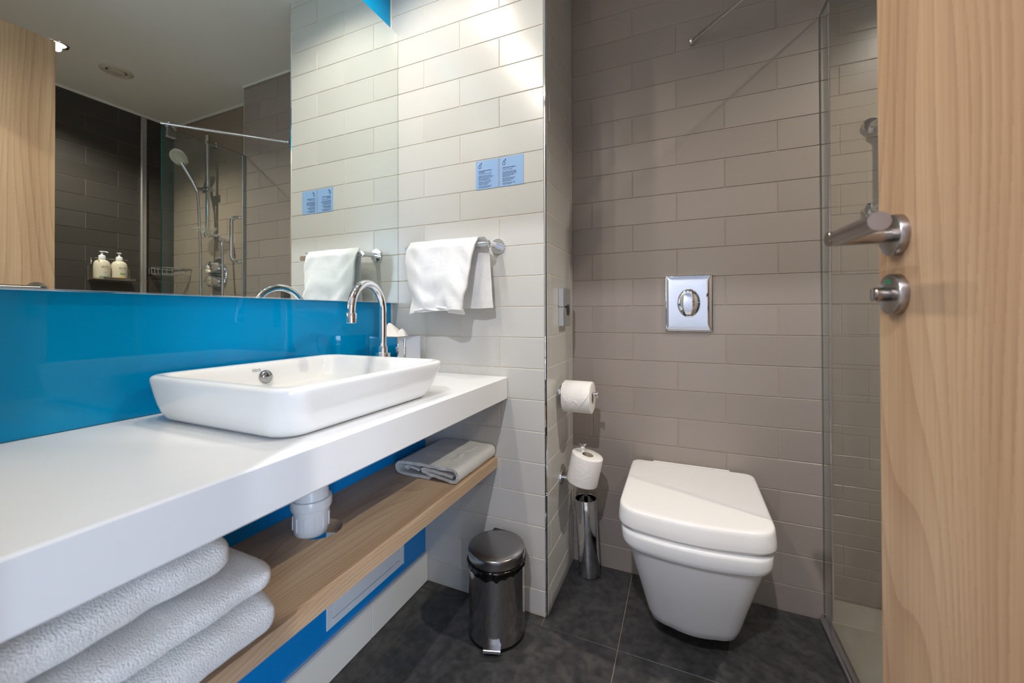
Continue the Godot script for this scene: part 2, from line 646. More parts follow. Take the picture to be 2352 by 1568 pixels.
	al.cbox(Vector3(XD - 0.020, YC / 2 - 0.01, -1.462), Vector3(0.006, YC - 0.02, 0.010), 0.002)
	tag(piece("trim_4", al, M.aluminium), "tall aluminium profile fixed upright on the dark shower wall", "wall profile", "", "structure")
	var sl := Mb.new()
	sl.cbox(Vector3(0.0015, 1.52, ZW + 0.0015), Vector3(0.007, 1.56, 0.004), 0.001)
	tag(piece("trim_5", sl, M.white_grout), "cream sealant joint between the blue glass and the white tiles", "joint", "", "structure")
	# wall with the doorway, and the hall behind it that lets the daylight in
	var dx0 := 0.60
	var dx1 := 1.318
	var zo := ZF + 0.12
	structure("wall_front", "white wall round the bathroom doorway", "wall", [
		[Vector3(-0.1, -0.1, ZF), Vector3(dx0, YC + 0.1, zo)], [Vector3(dx1, -0.1, ZF), Vector3(2.52, YC + 0.1, zo)], [Vector3(dx0, 2.03, ZF), Vector3(dx1, YC + 0.1, zo)]], M.plaster)
	structure("floor_hall", "floor of the hall outside the bathroom door", "floor", [[Vector3(-0.7, -0.12, zo), Vector3(4.1, 0.0, 2.2)]], M.tray)
	structure("ceiling_hall", "white ceiling of the hall outside the door", "ceiling", [[Vector3(-0.7, 2.42, zo - 0.12), Vector3(4.1, 2.5, 2.2)]], M.plaster)
	structure("wall_hall", "white walls of the hall outside the door", "wall", [
		[Vector3(-0.8, -0.1, zo - 0.12), Vector3(-0.7, 2.5, 2.2)], [Vector3(4.0, -0.1, zo - 0.12), Vector3(4.1, 2.5, 2.2)],
		[Vector3(-0.7, -0.1, 2.1), Vector3(2.7, 2.5, 2.2)], [Vector3(3.9, -0.1, 2.1), Vector3(4.0, 2.5, 2.2)], [Vector3(2.7, 2.15, 2.1), Vector3(3.9, 2.5, 2.2)],
		[Vector3(2.52, -0.1, zo - 0.12), Vector3(4.0, 2.5, zo)], [Vector3(-0.7, -0.1, zo - 0.12), Vector3(-0.1, 2.5, zo)],
		[Vector3(-0.1, YC + 0.1, zo - 0.12), Vector3(2.52, 2.5, zo)]], M.plaster)
	var wi := thing("window_1", "tall curtained daylight window at the far side of the hall", "window", Vector3(3.3, 1.075, 2.1), "", "structure")
	var fr := Mb.new()
	for sd in [-1, 1]:
		fr.cbox(Vector3(0.575 * sd, 0, 0.02), Vector3(0.05, 2.15, 0.06), 0.004)
		fr.cbox(Vector3(0, 1.05 * sd, 0.02), Vector3(1.1, 0.05, 0.06), 0.004)
	piece("window_frame", fr, M.white_plastic, wi)
	var pn := Mb.new()
	pn.cbox(Vector3(0, 0, 0.02), Vector3(1.1, 2.05, 0.006))
	piece("window_pane", pn, M.window_glow, wi)
	var tray := Mb.new()
	tray.cbox(Vector3((1.425 + XD - 0.010) / 2, -0.004, (ZS + ZF) / 2 + 0.005), Vector3(XD - 0.010 - 1.425, 0.012, ZF - ZS - 0.012), 0.003)
	tag(piece("shower_tray", tray, M.tray), "flat beige shower tray behind the glass screen", "shower tray")


func downlight(x: float, z: float, y: float, label: String, energy: float, angle: float, soft: float, color: Color, group := "") -> void:
	var t := thing("downlight", label, "downlight", Vector3(x, y, z), group)
	var b := Mb.new()
	b.lathe([Vector2(0.030, -0.001), Vector2(0.034, -0.0045), Vector2(0.040, -0.004), Vector2(0.043, 0.0), Vector2(0.043, 0.002), Vector2(0.030, 0.002), Vector2(0.030, -0.001)], 40)
	piece("trim_ring", b, M.chrome, t)
	var d := Mb.new()
	d.lathe([Vector2(0, -0.0035), Vector2(0.020, -0.003), Vector2(0.0295, -0.001), Vector2(0.0295, 0.001), Vector2(0, 0.001)], 32)
	piece("lamp", d, M.lamp_glow, t)
	var l := SpotLight3D.new()
	l.name = "light"
	l.position = Vector3(0, -0.020, 0)
	l.rotation_degrees = Vector3(-90, 0, 0)
	l.light_energy = energy
	l.light_color = color
	l.light_size = 0.015
	l.spot_angle = angle
	l.spot_angle_attenuation = soft
	l.spot_range = 8.0
	l.spot_attenuation = 2.0
	l.shadow_enabled = true
	t.add_child(l)


# ---------------------------------------------------------------- washbasin side
func build_vanity() -> void:
	var p := Mb.new()
	p.cbox(Vector3(-0.004, (0.75 + YC) / 2, (ZW + ZF) / 2), Vector3(0.008, YC - 0.75, ZF - ZW - 0.004), 0.001)
	tag(piece("backsplash", p, M.blue_glass), "glossy blue glass panel on the wall behind basin and mirror", "glass panel")
	var mi := thing("mirror", "large frameless wall mirror above the washbasin", "mirror", Vector3(0.0, 1.5025, (ZW + ZF) / 2))
	var mg := Mb.new()
	mg.cbox(Vector3(0.031, 0, 0), Vector3(0.004, 1.005, ZF - ZW - 0.004), 0.0)
	piece("mirror_glass", mg, M.mirror, mi)
	var me := Mb.new()
	me.cbox(Vector3(0.0145, 0, 0), Vector3(0.029, 1.003, ZF - ZW - 0.006), 0.0)
	piece("backing", me, M.mirror_edge, mi)
	var ms := Mb.new()
	ms.cbox(Vector3(0.0325, -0.5035, 0), Vector3(0.003, 0.003, ZF - ZW - 0.004), 0.0008)
	piece("edge_strip", ms, M.chrome, mi)

	var c := Mb.new()
	c.cbox(Vector3(0.2395, 0.7135, (ZW + ZF) / 2), Vector3(0.479, 0.073, ZF - ZW - 0.001), 0.003)
	tag(piece("countertop", c, M.solid_surface), "long white solid-surface washbasin counter with deep front edge", "countertop")

	build_shelf()
	build_sink()
	build_faucet()
	build_trap()
	build_tissues()
	build_access()
	build_stack()
	build_mat()
	# little printed dish at the near end of the counter
	var dish := thing("soap_dish", "small printed white dish at the near end of the counter", "dish", Vector3(-0.001, 0.7505, -0.178))
	var db := Mb.new()
	db.slab(rpoly(0.09, 0.10, 0.012), 0.004, 0.0015, Transform3D(Basis(Vector3.RIGHT, -PI / 2), Vector3(0.05, 0.0, 0.0)))
	piece("plate", db, M.ceramic, dish)
	var dp := Mb.new()
	for i in 3:
		dp.slab(rpoly(0.055 - 0.012 * i, 0.006, 0.002), 0.0004, 0.0, Transform3D(Basis(Vector3.RIGHT, -PI / 2), Vector3(0.052, 0.0041, -0.028 + 0.02 * i)))
	piece("printed_pattern", dp, M.print_blue, dish)


func build_shelf() -> void:
	var y0 := 0.447
	var y1 := 0.479
	var b := Mb.new()
	b.grain = 2
	var hc := Vector3(0.268, 0, -0.648)
	var r := 0.043
	var z0 := -0.73
	var z1 := -0.566
	var x0 := 0.154
	var x1 := 0.441
	b.cbox(Vector3((x0 + x1) / 2, (y0 + y1) / 2, (ZW + 0.001 + z0) / 2), Vector3(x1 - x0, y1 - y0, z0 - ZW - 0.001), 0.0)
	b.cbox(Vector3((x0 + x1) / 2, (y0 + y1) / 2, (z1 + ZF) / 2), Vector3(x1 - x0, y1 - y0, ZF - z1), 0.0)
	# middle piece with the pipe hole
	var n := 48
	var inner := []
	var outer := []
	for i in n:
		var a := TAU * i / n
		var d := Vector3(cos(a), 0, sin(a))
		inner.append(hc + d * r)
		var tx := ((x1 if d.x > 0 else x0) - hc.x) / d.x if absf(d.x) > 1e-6 else 1e9
		var tz := ((z1 if d.z > 0 else z0) - hc.z) / d.z if absf(d.z) > 1e-6 else 1e9
		outer.append(hc + d * minf(tx, tz))
	var U := Vector3(0, 1, 0)
	var m := b.mark()
	for i in n:
		var j := (i + 1) % n
		b.quad(outer[i] + U * y1, inner[i] + U * y1, inner[j] + U * y1, outer[j] + U * y1)
		b.quad(outer[j] + U * y0, inner[j] + U * y0, inner[i] + U * y0, outer[i] + U * y0)
		b.quad(inner[i] + U * y1, inner[i] + U * y0, inner[j] + U * y0, inner[j] + U * y1, 3)
	# flat top corners missed by the rays, and the front and back edges
	for cr in [Vector3(x0, 0, z0), Vector3(x1, 0, z0), Vector3(x0, 0, z1), Vector3(x1, 0, z1)]:
		var best := []
		for i in n:
			var j := (i + 1) % n
			var same: bool = absf(outer[i].x - outer[j].x) < 1e-5 or absf(outer[i].z - outer[j].z) < 1e-5
			if not same and (outer[i] - cr).length() + (outer[j] - cr).length() < (outer[i] - outer[j]).length() * 1.6:
				best = [outer[i], outer[j]]
		if best:
			b.tri(best[0] + U * y1, best[1] + U * y1, cr + U * y1)
			b.tri(best[1] + U * y0, best[0] + U * y0, cr + U * y0)
	b.quad(Vector3(x1, y0, z1), Vector3(x1, y0, z0), Vector3(x1, y1, z0), Vector3(x1, y1, z1))
	b.quad(Vector3(x0, y0, z0), Vector3(x0, y0, z1), Vector3(x0, y1, z1), Vector3(x0, y1, z0))
	b.seal(m)
	tag(piece("shelf", b, M.shelf_wood), "wood-grain shelf with a round pipe hole below the counter", "shelf")


func build_sink() -> void:
	var t := thing("washbasin", "white rectangular countertop washbasin with rounded corners", "washbasin", Vector3(0.243, 0.75, -0.652))
	var o := -t.position
	var rings := []
	#      y       x0     x1     z0      z1     r
	var P := [
		[0.7505, 0.074, 0.408, -0.836, -0.457, 0.036], [0.7515, 0.067, 0.415, -0.842, -0.450, 0.040], [0.7545, 0.0605, 0.4215, -0.849, -0.4435, 0.046], [0.760, 0.0555, 0.4265, -0.8545, -0.4385, 0.049],
		[0.770, 0.0500, 0.432, -0.8615, -0.434, 0.051], [0.784, 0.0448, 0.4378, -0.868, -0.4303, 0.051], [0.800, 0.0407, 0.4425, -0.874, -0.4277, 0.050], [0.815, 0.0378, 0.446, -0.879, -0.4258, 0.048], [0.826, 0.0360, 0.448, -0.882, -0.4247, 0.046],
		[0.8315, 0.0356, 0.4485, -0.883, -0.4245, 0.045], [0.8352, 0.0368, 0.4475, -0.882, -0.4257, 0.044], [0.8378, 0.0395, 0.445, -0.8795, -0.4285, 0.042], [0.8390, 0.0432, 0.4412, -0.876, -0.432, 0.040],
		[0.8390, 0.0490, 0.4355, -0.8705, -0.438, 0.036], [0.8380, 0.0540, 0.4305, -0.8655, -0.443, 0.034], [0.8355, 0.0580, 0.4265, -0.8615, -0.447, 0.032], [0.8315, 0.0608, 0.4237, -0.8585, -0.4498, 0.031], [0.820, 0.0635, 0.421, -0.855, -0.453, 0.031], [0.800, 0.068, 0.4165, -0.848, -0.459, 0.034], [0.784, 0.074, 0.4105, -0.838, -0.467, 0.040],
		[0.773, 0.086, 0.398, -0.822, -0.480, 0.050], [0.767, 0.106, 0.378, -0.798, -0.502, 0.060], [0.7645, 0.15, 0.335, -0.75, -0.55, 0.07], [0.763, 0.215, 0.271, -0.68, -0.624, 0.026]]
	for q in P:
		var ring := rrect(q[1], q[2], q[3], q[4], q[5], q[0], 10)
		for i in ring.size():
			ring[i] += o
		rings.append(ring)
	var b := Mb.new()
	b.loft(rings, true, true, 75.0)
	piece("basin", b, M.ceramic, t)
	var ov := Mb.new()
	ov.lathe([Vector2(0, 0.0), Vector2(0.0165, 0.0), Vector2(0.0172, 0.004), Vector2(0.0168, 0.006), Vector2(0.0145, 0.0105), Vector2(0.010, 0.0142), Vector2(0.005, 0.0160), Vector2(0, 0.0165)], 40)
	ov.xf(Transform3D(Basis(Vector3.BACK, -PI / 2 + 0.1), Vector3(0.064, 0.803, -0.658) + o))
	piece("overflow_cap", ov, M.dark_chrome, t, "round chrome overflow cap")
	var dr := Mb.new()
	dr.lathe([Vector2(0, 0.0), Vector2(0.030, 0.0), Vector2(0.031, 0.002), Vector2(0.028, 0.004), Vector2(0.010, 0.006), Vector2(0, 0.006)], 36)
	dr.xf(Transform3D(Basis(), Vector3(0.243, 0.763, -0.652) + o))
	piece("drain", dr, M.chrome, t)
	text_part("brand_text", "VıtrA", 0.0098, M.brand_grey, t, Transform3D(Basis(Vector3(0, 0, -1), Vector3(-0.2, 0.98, 0), Vector3(0.98, 0.2, 0)), Vector3(0.0636, 0.8222, -0.6275) + o))


func build_faucet() -> void:
	var t := thing("faucet", "tall chrome swan-neck tap standing behind the washbasin", "faucet", Vector3(0.198, 0.75, -0.925))
	var b := Mb.new()
	b.lathe([Vector2(0, 0), Vector2(0.024, 0), Vector2(0.024, 0.003), Vector2(0.0215, 0.004), Vector2(0.0215, 0.092), Vector2(0.0205, 0.0935), Vector2(0.0138, 0.0935), Vector2(0.0138, 0.112), Vector2(0.013, 0.1135), Vector2(0, 0.1135)], 40)
	piece("body", b, M.chrome, t)
	var d := Vector3(0.024, 0, 0.145)
	var u := d.normalized()
	var r := d.length() / 2
	var pts := [Vector3(0, 0.10, 0), Vector3(0, 0.16, 0)]
	pts += arc(Vector3(0, 0.2175, 0) + u * r, -u, Vector3.UP, r, 0, 180, 28)
	pts.append(Vector3(d.x, 0.208, d.z))
	var s := Mb.new()
	s.tube(pts, 0.0108, 24)
	piece("spout", s, M.chrome, t)
	var a := Mb.new()
	a.lathe([Vector2(0, 0.001), Vector2(0.0085, 0.001), Vector2(0.0085, 0), Vector2(0.0122, 0), Vector2(0.0132, 0.001), Vector2(0.0135, 0.024), Vector2(0.0125, 0.0265), Vector2(0.0105, 0.0265), Vector2(0, 0.0265)], 32)
	a.xf(Transform3D(Basis(), d + Vector3(0, 0.184, 0)))
	piece("aerator", a, M.chrome, t)
	var l := Mb.new()
	l.bar(Vector3(0.015, 0.064, 0), Vector3(0.060, 0.064, 0), 0.0165, 28, 0.0015)
	l.bar(Vector3(0.060, 0.064, 0), Vector3(0.088, 0.064, 0), 0.0155, 28, 0.0015)
	l.bar(Vector3(0.079, 0.064, 0), Vector3(0.080, 0.136, 0), 0.0036, 16, 0.001)
	piece("lever", l, M.chrome, t)


func build_trap() -> void:
	var t := thing("drain_trap", "white plastic bottle trap hanging under the counter", "drain pipe", Vector3(0.253, 0.472, -0.634))
	var b := Mb.new()
	b.lathe([Vector2(0, 0.0), Vector2(0.020, 0.0), Vector2(0.030, 0.003), Vector2(0.0345, 0.010), Vector2(0.0365, 0.022), Vector2(0.037, 0.066), Vector2(0.034, 0.068), Vector2(0, 0.068)], 36)
	for k in 12:
		var a := TAU * k / 12
		b.cbox(Vector3(cos(a) * 0.0367, 0.034, sin(a) * 0.0367), Vector3(0.003, 0.030, 0.003), 0.001)
	piece("cup", b, M.white_plastic, t)
	var n := Mb.new()
	n.lathe([Vector2(0.034, 0.060), Vector2(0.041, 0.061), Vector2(0.0422, 0.064), Vector2(0.0422, 0.079), Vector2(0.041, 0.082), Vector2(0.034, 0.083), Vector2(0.034, 0.060)], 36)
	piece("union_nut", n, M.white_plastic, t)
	var u := Mb.new()
	u.lathe([Vector2(0, 0.08), Vector2(0.036, 0.08), Vector2(0.0345, 0.10), Vector2(0.028, 0.145), Vector2(0.025, 0.17), Vector2(0.025, 0.205), Vector2(0, 0.205)], 32)
	u.bar(Vector3(0, 0.125, 0), Vector3(-0.099, 0.125, -0.004), 0.017, 20)
	u.bar(Vector3(-0.028, 0.125, -0.001), Vector3(-0.05, 0.125, -0.002), 0.021, 20)
	piece("neck", u, M.white_plastic, t)


func build_tissues() -> void:
	var t := thing("tissue_box", "cube-shaped chrome tissue box in the corner behind the tap", "tissue box", Vector3(0.121, 0.7505, -1.074))
	var b := Mb.new()
	var w := 0.118
	var h := 0.1345
	var s := 0.0
	b.cbox(Vector3(0, h / 2, 0), Vector3(w, h, w), 0.0022)
	piece("case", b, M.chrome, t)
	var sl := Mb.new()
	sl.slab(rpoly(0.03, 0.075, 0.014), 0.0008, 0.0, Transform3D(Basis(Vector3.RIGHT, -PI / 2), Vector3(0, h, 0)))
	piece("slot", sl, M.black_plastic, t)
	var ti := thing("tissue", "white paper tissue peeping out of the chrome box", "tissue", Vector3(0.121, 0.7505 + h, -1.074))
	var rings := []
	var spec := [[0.0, 0.058, 0.022], [0.006, 0.047, 0.019], [0.014, 0.036, 0.016], [0.024, 0.025, 0.012], [0.034, 0.015, 0.008], [0.040, 0.008, 0.005], [0.0425, 0.003, 0.002]]
	for q in spec:
		var ring := PackedVector3Array()
		for i in 32:
			var a := TAU * i / 32
			var f := 1.0 + 0.16 * sin(a * 5.0 + q[0] * 40.0)
			ring.append(Vector3(cos(a) * q[1] * f * 0.55 - q[0] * 0.35, q[0], sin(a) * q[1] * f * 0.9 + 0.012))
		rings.append(ring)
	var tb := Mb.new()
	tb.loft(rings, true, true, 80.0)
	var rings2 := []
	for q in [[0.0, 0.020], [0.010, 0.014], [0.019, 0.008], [0.023, 0.003]]:
		var ring := PackedVector3Array()
		for i in 24:
			var a := TAU * i / 24
			var f := 1.0 + 0.2 * sin(a * 4.0)
			ring.append(Vector3(cos(a) * q[1] * f * 0.8 + 0.030, q[0], sin(a) * q[1] * f + 0.004))
		rings2.append(ring)
	tb.loft(rings2, true, true, 80.0)
	piece("sheet", tb, M.paper, ti)


func build_access() -> void:
	var t := thing("access_panel", "white metal inspection hatch low on the blue duct", "access panel", Vector3(0.153, 0.27, -0.918))
	var f := Mb.new()
	var hy := 0.139
	var hz := 0.156
	for s in [-1, 1]:
		f.cbox(Vector3(0.0015, 0, s * (hz - 0.010)), Vector3(0.003, hy * 2, 0.020), 0.0008)
		f.cbox(Vector3(0.0015, s * (hy - 0.010), 0), Vector3(0.003, 0.020, hz * 2 - 0.04), 0.0008)
	piece("frame", f, M.white_plastic, t)
	var d := Mb.new()
	d.cbox(Vector3(0.0012, 0, 0), Vector3(0.0024, hy * 2 - 0.043, hz * 2 - 0.043), 0.0006)
	piece("hatch", d, M.white_plastic, t)


func cloth_bar(y0: float, y1: float, x0: float, x1: float, zf: float, zn: float, seed_: int, lean := 0.0) -> Mb:
	# a folded towel lying along z: soft bulging fold to the room side, rounded far end
	var n := FastNoiseLite.new()
	n.seed = seed_
	n.frequency = 9.0
	n.fractal_octaves = 3
	var rings := []
	var steps := 44
	for k in steps + 1:
		var f := float(k) / steps
		var z := lerpf(zf, zn, pow(f, 1.6))
		var d := z - zf
		var round_ := sqrt(clampf(1.0 - pow(1.0 - clampf(d / 0.026, 0.0, 1.0), 2.0), 0.02, 1.0))
		var ring := PackedVector3Array()
		var cy := (y0 + y1) / 2 + lean * (z - zf)
		var hy := (y1 - y0) / 2 * (0.35 + 0.65 * round_)
		var xa := x0
		var xb := x1 - (1.0 - round_) * 0.030
		var cnt := 40
		for i in cnt:
			var a := TAU * i / cnt
			var ca := cos(a)
			var sa := sin(a)
			var px := signf(ca) * pow(absf(ca), 0.55)
			var py := signf(sa) * pow(absf(sa), 0.75)
			var p := Vector3(lerpf(xa, xb, px * 0.5 + 0.5), cy + hy * py, z)
			var w := n.get_noise_3d(p.x, p.y, p.z) * 0.006
			p += Vector3(ca, sa * 0.5, 0) * w * round_
			p.z += n.get_noise_3d(p.x * 2.0, p.y * 2.0, 5.0) * 0.006 * (1.0 - clampf(d / 0.05, 0.0, 1.0))
			ring.append(p)
		rings.append(ring)
	var b := Mb.new()
	b.loft(rings, true, true, 85.0)
	return b


func build_stack() -> void:
	var g := "white towels stacked on the shelf"
	var names := ["lowest", "middle", "topmost"]
	var spec := [[0.4825, 0.5525, 0.185, 0.462, -0.412, 31], [0.5560, 0.5995, 0.180, 0.466, -0.402, 47], [0.6030, 0.6625, 0.185, 0.456, -0.352, 59]]
	for k in 3:
		var q: Array = spec[k]
		var b := cloth_bar(q[0], q[1], q[2], q[3], q[4], ZF - 0.004, q[5])
		var o := piece(numbered("bath_towel"), b, M.towel)
		tag(o, "folded white bath towel, %s of the three stacked on the wooden shelf" % names[k], "towel", g)


func ribbon(path: Array, th: float, z0: float, z1: float, seed_: int) -> Mb:
	# a folded sheet: path in x-y, pushed along z
	var n := FastNoiseLite.new()
	n.seed = seed_
	n.frequency = 14.0
	var pts := path
	var cnt := pts.size()
	var left := []
	var right := []
	for i in cnt:
		var a: Vector3 = pts[maxi(i - 1, 0)]
		var c: Vector3 = pts[mini(i + 1, cnt - 1)]
		var d := (c - a).normalized()
		var nn := Vector3(-d.y, d.x, 0) * th / 2
		left.append((pts[i] as Vector3) + nn)
		right.append((pts[i] as Vector3) - nn)
	right.reverse()
	var outline := left + right
	var rings := []
	var steps := 20
	for k in steps + 1:
		var f := float(k) / steps
		var z := lerpf(z0, z1, f)
		var ring := PackedVector3Array()
		for p in outline:
			var q: Vector3 = p
			q.z = z
			q.y += n.get_noise_2d(q.x * 1.5, z * 1.5) * 0.0016
			q.z += n.get_noise_2d(q.x * 2.0, q.y * 6.0) * 0.003 * (1.0 - f)
			ring.append(q)
		rings.append(ring)
	var b := Mb.new()
	var m := b.mark()
	var c := outline.size()
	for k in steps:
		for i in c:
			var j := (i + 1) % c
			b.quad(rings[k][i], rings[k][j], rings[k + 1][j], rings[k + 1][i], 1)
	for e in [0, steps]:
		for i in range(cnt - 1):
			var A: Vector3 = rings[e][i]
			var B: Vector3 = rings[e][i + 1]
			var C: Vector3 = rings[e][c - 2 - i]
			var D: Vector3 = rings[e][c - 1 - i]
			if e == 0:
				b.quad(A, D, C, B)
			else:
				b.quad(A, B, C, D)
	b.seal(m)
	return b


func build_mat() -> void:
	var t := thing("bath_mat", "folded white bath mat with embossed footprints on the shelf end", "bath mat", Vector3(0.0, 0.479, 0.0))
	var P := func(x: float, y: float) -> Vector3: return Vector3(x, y, 0)
	var path := [P.call(0.338, 0.0055), P.call(0.28, 0.0052), P.call(0.240, 0.0062), P.call(0.226, 0.011), P.call(0.2195, 0.021), P.call(0.224, 0.031), P.call(0.236, 0.0365), P.call(0.27, 0.0385), P.call(0.32, 0.0395), P.call(0.37, 0.0395), P.call(0.415, 0.0385),
		P.call(0.427, 0.034), P.call(0.431, 0.022), P.call(0.427, 0.010), P.call(0.418, 0.0062), P.call(0.40, 0.0075), P.call(0.365, 0.0135), P.call(0.33, 0.019), P.call(0.312, 0.0235), P.call(0.318, 0.0285), P.call(0.35, 0.0275), P.call(0.39, 0.0235), P.call(0.415, 0.0195)]
	var b := ribbon(smooth(path, 110), 0.0088, -0.958, ZW + 0.004, 12)
	piece("cloth", b, M.mat_cloth, t)
	var inner := ribbon(smooth([P.call(0.262, 0.020), P.call(0.25, 0.0245), P.call(0.262, 0.0285), P.call(0.285, 0.0255), P.call(0.30, 0.021)], 24), 0.006, -0.962, ZW + 0.02, 13)
	piece("tucked_fold", inner, M.mat_cloth, t)
	for s in [0, 1]:
		var e := Mb.new()
		var z: float = -1.045 - 0.075 * s
		e.ball(Vector3(0.315, 0.0430, z), Vector3(0.052, 0.0030, 0.027), 28)
		for k in 5:
			var w: float = [0.0125, 0.0095, 0.0088, 0.0080, 0.0072][k]
			var off: float = [-0.024, -0.010, 0.002, 0.0135, 0.0235][k]
			e.ball(Vector3(0.3885 - absf(k - 1.0) * 0.0040, 0.0428, z + off * (1 if s else -1)), Vector3(0.0125, 0.0030, w * 0.72), 16)
		piece("footprint", e, M.mat_cloth, t, "embossed footprint")


# ---------------------------------------------------------------- end wall
func build_towel_rail() -> void:
	var t := thing("towel_rail", "chrome towel rail on the white tiled wall", "towel rail", Vector3(0.2905, 1.1815, ZW))
	for s in [-1, 1]:
		var b := Mb.new()
		b.lathe([Vector2(0, 0), Vector2(0.025, 0), Vector2(0.0255, 0.001), Vector2(0.0255, 0.006), Vector2(0.0245, 0.0075), Vector2(0, 0.0075)], 40)
		b.xf(Transform3D(Basis(Vector3.RIGHT, PI / 2), Vector3(0.1565 * s, 0, 0)))
		piece("rosette", b, M.chrome, t)
		var p := Mb.new()
		p.bar(Vector3(0.1565 * s, 0, 0.006), Vector3(0.1565 * s, -0.002, 0.080), 0.0098, 24, 0.0015)
		piece("post", p, M.chrome, t)
	var r := Mb.new()
	r.bar(Vector3(-0.163, -0.002, 0.072), Vector3(0.1625, -0.002, 0.072), 0.0088, 24, 0.0015)
	piece("rod", r, M.chrome, t)
	build_hand_towel()


func build_hand_towel() -> void:
	var n := FastNoiseLite.new()
	n.seed = 77
	n.frequency = 5.5
	n.fractal_octaves = 2
	var t := thing("hand_towel", "white terry hand towel hanging over the chrome rail", "towel", Vector3(0, 1.1795, -1.125))
	# front: folded layers hanging from the rail, as a loft of flattened loops from the top down
	var rings := []
	var steps := 36
	for k in steps + 1:
		var f := float(k) / steps
		var y := lerpf(0.0235, -0.212, f)
		var xl := lerpf(0.1475, 0.163, smoothstep(0.0, 1.0, f)) - 0.003 * sin(f * 5.0)
		var xr := lerpf(0.412, 0.377, f)
		var th := lerpf(0.010, 0.014, f) * smoothstep(-0.15, 0.10, f)
		if k == 0:
			th = 0.004
		var zc := lerpf(0.006, 0.022, smoothstep(0.0, 0.12, f)) + 0.010 * f
		var ring := PackedVector3Array()
		var cnt := 72
		for i in cnt:
			var a := TAU * i / cnt
			var ca := cos(a)
			var sa := sin(a)
			var px := signf(ca) * pow(absf(ca), 0.42) * 0.5 + 0.5
			var x := lerpf(xl, xr, px)
			var fold := n.get_noise_2d(x * 1.5 + y * 0.9, y * 0.5) * 0.026 * (0.25 + f)
			var bulge := 0.014 * f * exp(-pow((x - 0.345) / 0.030, 2.0)) - 0.008 * f * exp(-pow((x - 0.29) / 0.03, 2.0))
			var sag := 0.010 * f * sin(PI * (x - 0.15) / 0.23) * 0.9 - 0.014 * f * (1.0 - clampf((x - 0.15) / 0.10, 0.0, 1.0))
			var z := zc + th * sa * pow(absf(sa), -0.35 if absf(sa) > 0.02 else 0.0) + fold + bulge
			ring.append(Vector3(x, y + sag + 0.0016 * sin(x * 90.0) * f, z))
		rings.append(ring)
	var b := Mb.new()
	b.loft(rings, true, true, 85.0)
	piece("front_fold", b, M.towel, t)
	# hem: the hanging edge with its curled under-layers
	for e in 3:
		var hb := Mb.new()
		var pts := []
		for i in 25:
			var f := float(i) / 24
			var x: float = lerpf(0.165 + 0.075 * e, 0.372 - 0.004 * e, f)
			var fy := clampf((x - 0.15) / 0.22, 0.0, 1.0)
			var y: float = -0.2105 + 0.010 * sin(PI * fy) - 0.014 * (1.0 - clampf((x - 0.15) / 0.10, 0.0, 1.0)) - 0.0055 * e
			var z: float = 0.036 - 0.011 * e + 0.013 * exp(-pow((x - 0.345) / 0.03, 2.0)) - 0.012 * pow(f, 6.0) + n.get_noise_2d(x * 1.6 - 0.147, -0.115) * 0.022
			pts.append(Vector3(x, y, z))
		hb.tube(pts, 0.0042, 10)
		piece("hem", hb, M.towel, t)
	# back: a single layer behind the rail, reaching further right
	var rb := []
	for k in steps + 1:
		var f := float(k) / steps
		var a0 := clampf(f / 0.10, 0.0, 1.0)
		var y := 0.0175 + (0.004 * (1.0 - a0)) - maxf(0.0, f - 0.04) * 0.231
		var z := lerpf(0.004, -0.0235, smoothstep(0.0, 1.0, a0)) - 0.004 * f
		var ring := PackedVector3Array()
		for i in 40:
			var a := TAU * i / 40
			var px := signf(cos(a)) * pow(absf(cos(a)), 0.4) * 0.5 + 0.5
			var x := lerpf(0.168, lerpf(0.434, 0.449, f), px)
			ring.append(Vector3(x, y + 0.001 * sin(x * 60.0), z + 0.0052 * sin(a) + n.get_noise_2d(x * 2.0, y) * 0.006 * f))
		rb.append(ring)
	var bb := Mb.new()
	bb.loft(rb, true, true, 85.0)
	piece("back_layer", bb, M.towel, t)


